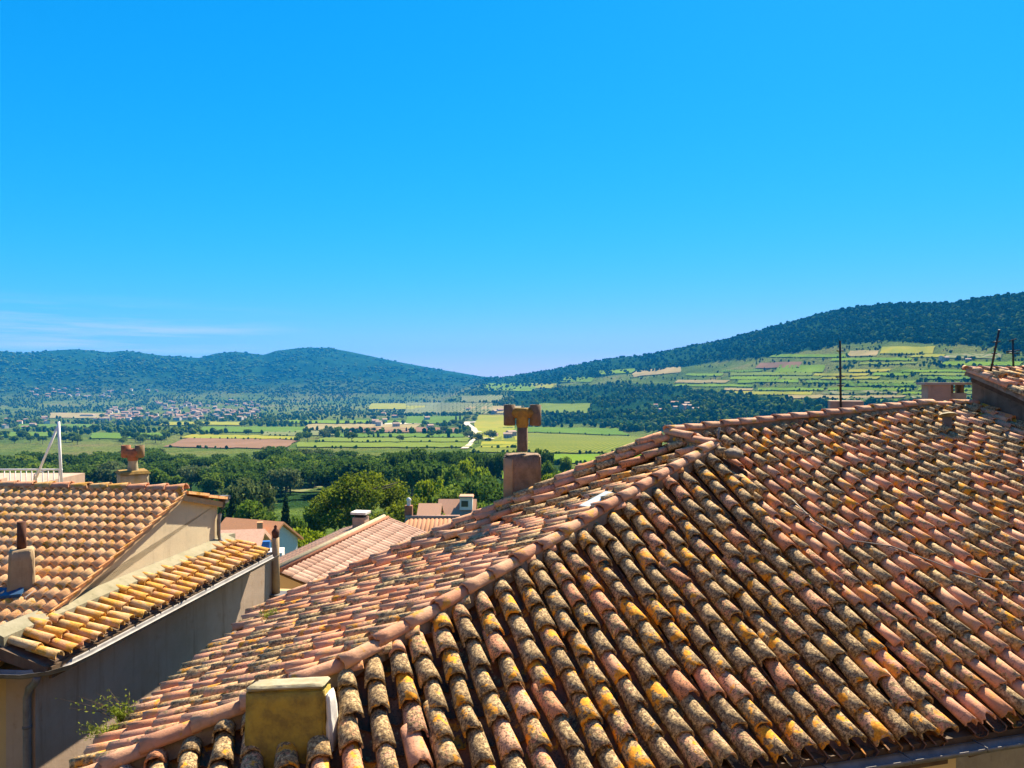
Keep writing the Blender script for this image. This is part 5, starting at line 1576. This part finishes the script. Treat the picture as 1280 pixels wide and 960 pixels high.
# ribbed far roof
eh = thing('ribbed_roof_house', P(542, 690, 52), 'house with a fine red and white ribbed tile roof facing the village', 'house')
a_ = P(507, 647, 54); b_ = P(575, 646.5, 54)
r_ = MB(); corr_roof(r_, a_, b_, V3((0, -1, -.38)), 5.0, 0.30, .05, 6, 1, random.Random(3)); r_.build('roof_slope', M['orangeroof'], eh, kind='stuff')
r_ = MB(); r_.hexa([V3((a_.x + .1, 49.4, -17)), V3((b_.x - .1, 49.4, -17)), V3((b_.x - .1, 54.2, -17)), V3((a_.x + .1, 54.2, -17)), V3((a_.x + .1, 49.4, a_.z - 1.9)), V3((b_.x - .1, 49.4, a_.z - 1.9)), V3((b_.x - .1, 54.2, a_.z - .1)), V3((a_.x + .1, 54.2, a_.z - .1))]); r_.build('wall', M['cream'], eh)
r_ = MB(); b0 = P(511, 655, 54.3); r_.box(b0, .55, .5, 1.35, 0); c1_ = r_.build('chimney', M['redpot'], eh)
r_ = MB(); r_.lathe(b0 + V3((0, 0, 1.35)), [(.14, 0), (.14, .3), (.2, .42), (.1, .55), (0, .6)], 8); r_.build('chimney_pot', M['whitewash'], c1_)
r_ = MB(); r_.tube([a_ + V3((0, 0, .05)), b_ + V3((0, 0, .05))], .12, 6); r_.build('ridge_capping', M['pinkroof'], eh)
# tan roofed house with dormer
th2 = thing('tan_roof_house', P(560, 660, 88), 'house with worn tan roofs and a small white dormer among the trees', 'house')
cc = P(572, 642, 90)
gable_house(th2, (cc.x, cc.y), 3.9, 4.6, float(H(cc.x, cc.y)) - 1, P(0, 646, 88).z, P(0, 629, 88).z, 0.0, M['cream'], M['tanroof'])
r_ = MB(); b0 = P(583, 632, 89); r_.box((b0.x, b0.y, b0.z - .4), 1.5, 1.6, 1.5, 0); d_ = r_.build('dormer', M['whitewash'], th2)
r_ = MB(); r_.box((b0.x, b0.y - .1, b0.z + 1.1), 1.75, 2.0, .16, 0, 0, .9); r_.build('dormer_roof', M['tanroof'], d_)
r_ = MB(); r_.box((b0.x - .15, b0.y - .815, b0.z - .0), .8, .05, .7, 0); r_.build('window', M['pane'], d_)
th3 = thing('low_tan_house', P(537, 660, 86), 'lower tan-roofed wing beside the dormer house', 'house')
cc = P(538, 642, 86)
gable_house(th3, (cc.x, cc.y), 2.0, 4.0, float(H(cc.x, cc.y)) - 1, P(0, 643, 86).z, P(0, 631, 86).z, 0.0, M['cream'], M['tanroof'])
# cottages half hidden in the trees
for (px, py, Y, ln, wd, hh_, rz_, lab) in ((497, 590, 0, 11, 8, 6, .2, 'small grey cottage over the shoulder of the broad pine'), (733, 592, 0, 8, 7, 5.5, -.1, 'small clay-roofed cottage just beyond the ridge'),):
    cc = V3(hits([px], [py])[0]); zb_ = cc.z - .3
    o = thing('cottage', (cc.x, cc.y, zb_), lab, 'house')
    gable_house(o, (cc.x, cc.y), ln, wd, min(zb_, float(H(cc.x, cc.y)) - .5), zb_ + hh_ * .6, zb_ + hh_, rz_, M['cream'], M['tanroof'])

# village, hamlet and farms across the valley
vm = [mat_plain('village_wall', (0.62, 0.52, 0.40), .9), mat_plain('village_wall_pale', (0.72, 0.66, 0.56), .9), mat_plain('village_wall_pink', (0.58, 0.42, 0.32), .9)]
vr = [mat_plain('village_roof', (0.46, 0.25, 0.16), .9), mat_plain('village_roof_tan', (0.45, 0.31, 0.22), .9)]
VH = []
for i in range(6):
    rr_h = random.Random(i); ln = rr_h.uniform(9, 15); wd = rr_h.uniform(8, 10); he = rr_h.uniform(5, 8.5); hr = he + wd * .2
    b = MB(); L2, W2 = ln / 2, wd / 2; pts = []
    for x in (-L2, L2): pts += [(x, -W2, -3), (x, W2, -3), (x, W2, he), (x, 0, hr - .05), (x, -W2, he)]
    b.add(pts, [(4, 3, 2, 1, 0), (5, 6, 7, 8, 9), (0, 1, 6, 5), (1, 2, 7, 6), (4, 0, 5, 9)])
    for s_ in (-1, 1):
        a4 = [V3((-L2 - .4, 0, hr)), V3((L2 + .4, 0, hr)), V3((L2 + .4, s_ * (W2 + .4), he - .15)), V3((-L2 - .4, s_ * (W2 + .4), he - .15))]
        b.hexa([p for p in a4] + [p + V3((0, 0, .3)) for p in a4], 1)
    for k in range(3):
        for lv in range(2):
            x = -L2 + ln * (k + .5) / 3; z0 = 1.0 + lv * 3.0
            if z0 + 1.5 > he: continue
            b.hexa([V3((x - .55, -W2 - .06, z0)), V3((x + .55, -W2 - .06, z0)), V3((x + .55, -W2 + .1, z0)), V3((x - .55, -W2 + .1, z0)), V3((x - .55, -W2 - .06, z0 + 1.5)), V3((x + .55, -W2 - .06, z0 + 1.5)), V3((x + .55, -W2 + .1, z0 + 1.5)), V3((x - .55, -W2 + .1, z0 + 1.5))], 2)
    VH.append(b.mesh('village_house', [vm[i % 3], vr[i % 2], M['pane']]))
rv = random.Random(40)
def houses(n, x0, x1, y0, y1, label, group, scale=1.0):
    pts = [(rv.uniform(x0, x1), rv.uniform(y0, y1)) for _ in range(n)]
    h = hits([p[0] for p in pts], [p[1] for p in pts])
    placed = []
    for q in h:
        if np.isnan(q[0]): continue
        if any((q[0] - a) ** 2 + (q[1] - b_) ** 2 < 90 * scale for a, b_ in placed): continue
        placed.append((q[0], q[1]))
        mtx = Matrix.Translation((q[0], q[1], q[2])) @ Matrix.Rotation(rv.gauss(0, .5), 4, 'Z') @ Matrix.Scale(scale * rv.uniform(.8, 1.2), 4)
        o = link('village_house', rv.choice(VH), mat=mtx)
        tag(o, label, 'house', group)
houses(120, 130, 325, 512, 527, 'small pale house of the town across the valley', 'houses of the valley town')
houses(40, 195, 335, 502, 512, 'small pale house on the upper edge of the valley town', 'upper houses of the valley town')
houses(34, 35, 205, 487, 498, 'tiny white house of the hamlet on the foothill', 'houses of the foothill hamlet')
houses(9, 0, 60, 522, 540, 'small farmhouse among the fields near the white railing', 'farms by the white railing', .9)
houses(10, 455, 560, 519, 541, 'low pink farm building between the valley fields', 'farm buildings of the valley')
houses(9, 815, 905, 506, 517, 'small house half hidden in the woods under the terraces', 'houses under the terraces', .9)
houses(3, 600, 640, 546, 549, 'white farm shed beside the pale path', 'sheds by the pale path', .8)
houses(4, 560, 640, 510, 519, 'lone farmhouse beside the olive rows', 'farmhouses by the olive rows', .8)
houses(4, 1165, 1240, 450, 453, 'small house among the hillside terraces', 'houses on the terraces', .6)
# long sheds of the town
for (px, py, ln) in ((110, 521, 40), (125, 526, 34), (160, 521, 46), (215, 517, 40), (240, 524, 30)):
    q = hits([px], [py])[0]
    b = MB(); b.box((0, 0, -2), ln, 12, 7, 0, 0); b.box((0, 0, 5), ln + 1, 13, 1.6, 0, 1, .75)
    o = link('long_shed', b.mesh('long_shed', [vm[1], vr[1]]), mat=Matrix.Translation(q) @ Matrix.Rotation(rv.gauss(0, .12), 4, 'Z'))
    tag(o, 'long low shed at the edge of the valley town', 'shed', 'sheds of the valley town')

# ------------------------------------------------------------------ unseen house wall added behind the camera: blocks blue sky, bounces sunlight
vh = thing('added_bounce_house', (1, -3.2, -9.6), 'unseen brown house wall added to block sky and bounce light', 'house')
b = MB(); b.box((2, -4.2, -9.6), 26, 4, 15.5); b.build('wall', M['brownstone'], vh)

# ------------------------------------------------------------------ weeds on the eave
def weed(name, base, n, ht, sp, label, seed, mat='weed', lean=V3((0, 0, 0))):
    g = random.Random(seed)
    o = thing(name, base, label, 'plant')
    st_ = MB(); lf_ = MB()
    for i in range(n):
        a = g.uniform(0, 6.28); d = V3((math.cos(a) * sp * g.random(), math.sin(a) * sp * g.random(), ht * g.uniform(.4, 1))) + lean * g.random()
        pts = [base + V3((g.gauss(0, .03), g.gauss(0, .05), -.02)), base + d * .5 + V3((0, 0, .05 * ht)), base + d]
        st_.tube(pts, [.004, .003, .0015], 4)
        for k in range(12):
            t = g.uniform(.15, 1); c = base + d * t + V3((g.gauss(0, .02), g.gauss(0, .02), g.gauss(0, .015)))
            e1 = V3((g.gauss(0, 1), g.gauss(0, 1), g.gauss(0, 1))).normalized(); e2 = e1.cross(V3((g.gauss(0, 1), g.gauss(0, 1), g.gauss(0, 1)))).normalized(); s_ = g.uniform(.008, .022)
            lf_.add([c - e1 * s_, c + e2 * s_ * .45, c + e1 * s_, c - e2 * s_ * .45], [(0, 1, 2, 3)], 0, False, lr=g.random())
    st_.build('stems', M['wood'] if mat == 'dry' else LM['weed'], o, kind='stuff'); lf_.build('leaves', LM['weed'], o, kind='stuff')
    return o
weed('weed', V3((-3.98, 7.62, -3.50)), 24, .20, .15, 'bushy green weed on the eave above the shaded wall', 1, lean=V3((-.10, 0, 0)))
weed('weed', V3((-4.0, 7.35, -3.52)), 30, .16, .2, 'low green weed spreading over the lowest eave tiles', 4, lean=V3((-.05, -.1, 0)))
weed('dry_weed', V3((-4.0, 7.75, -3.50)), 14, .22, .22, 'dry twiggy stems reaching out from the eave', 2, 'dry', lean=V3((-.55, -.1, .1)))
weed('weed', P(338, 775, 10.3), 30, .16, .18, 'pale weed rooted among tiles under the clay flue', 3)

# ------------------------------------------------------------------ the air of the valley
hz = MB(); hz.box((0, 0, -132), 13600, 13600, 410)
hm = bpy.data.materials.new('valley_haze'); hm.use_nodes = True
t_ = hm.node_tree; t_.nodes.clear()
o_ = t_.nodes.new('ShaderNodeOutputMaterial'); pv = t_.nodes.new('ShaderNodeVolumePrincipled')
pv.inputs['Color'].default_value = (0.02, 0.40, 1.0, 1); pv.inputs['Density'].default_value = 0.000085; pv.inputs['Density Attribute'].default_value = ''
pv.inputs['Anisotropy'].default_value = 0.0
t_.links.new(pv.outputs[0], o_.inputs['Volume'])
hz.build('haze', hm, kind='stuff')
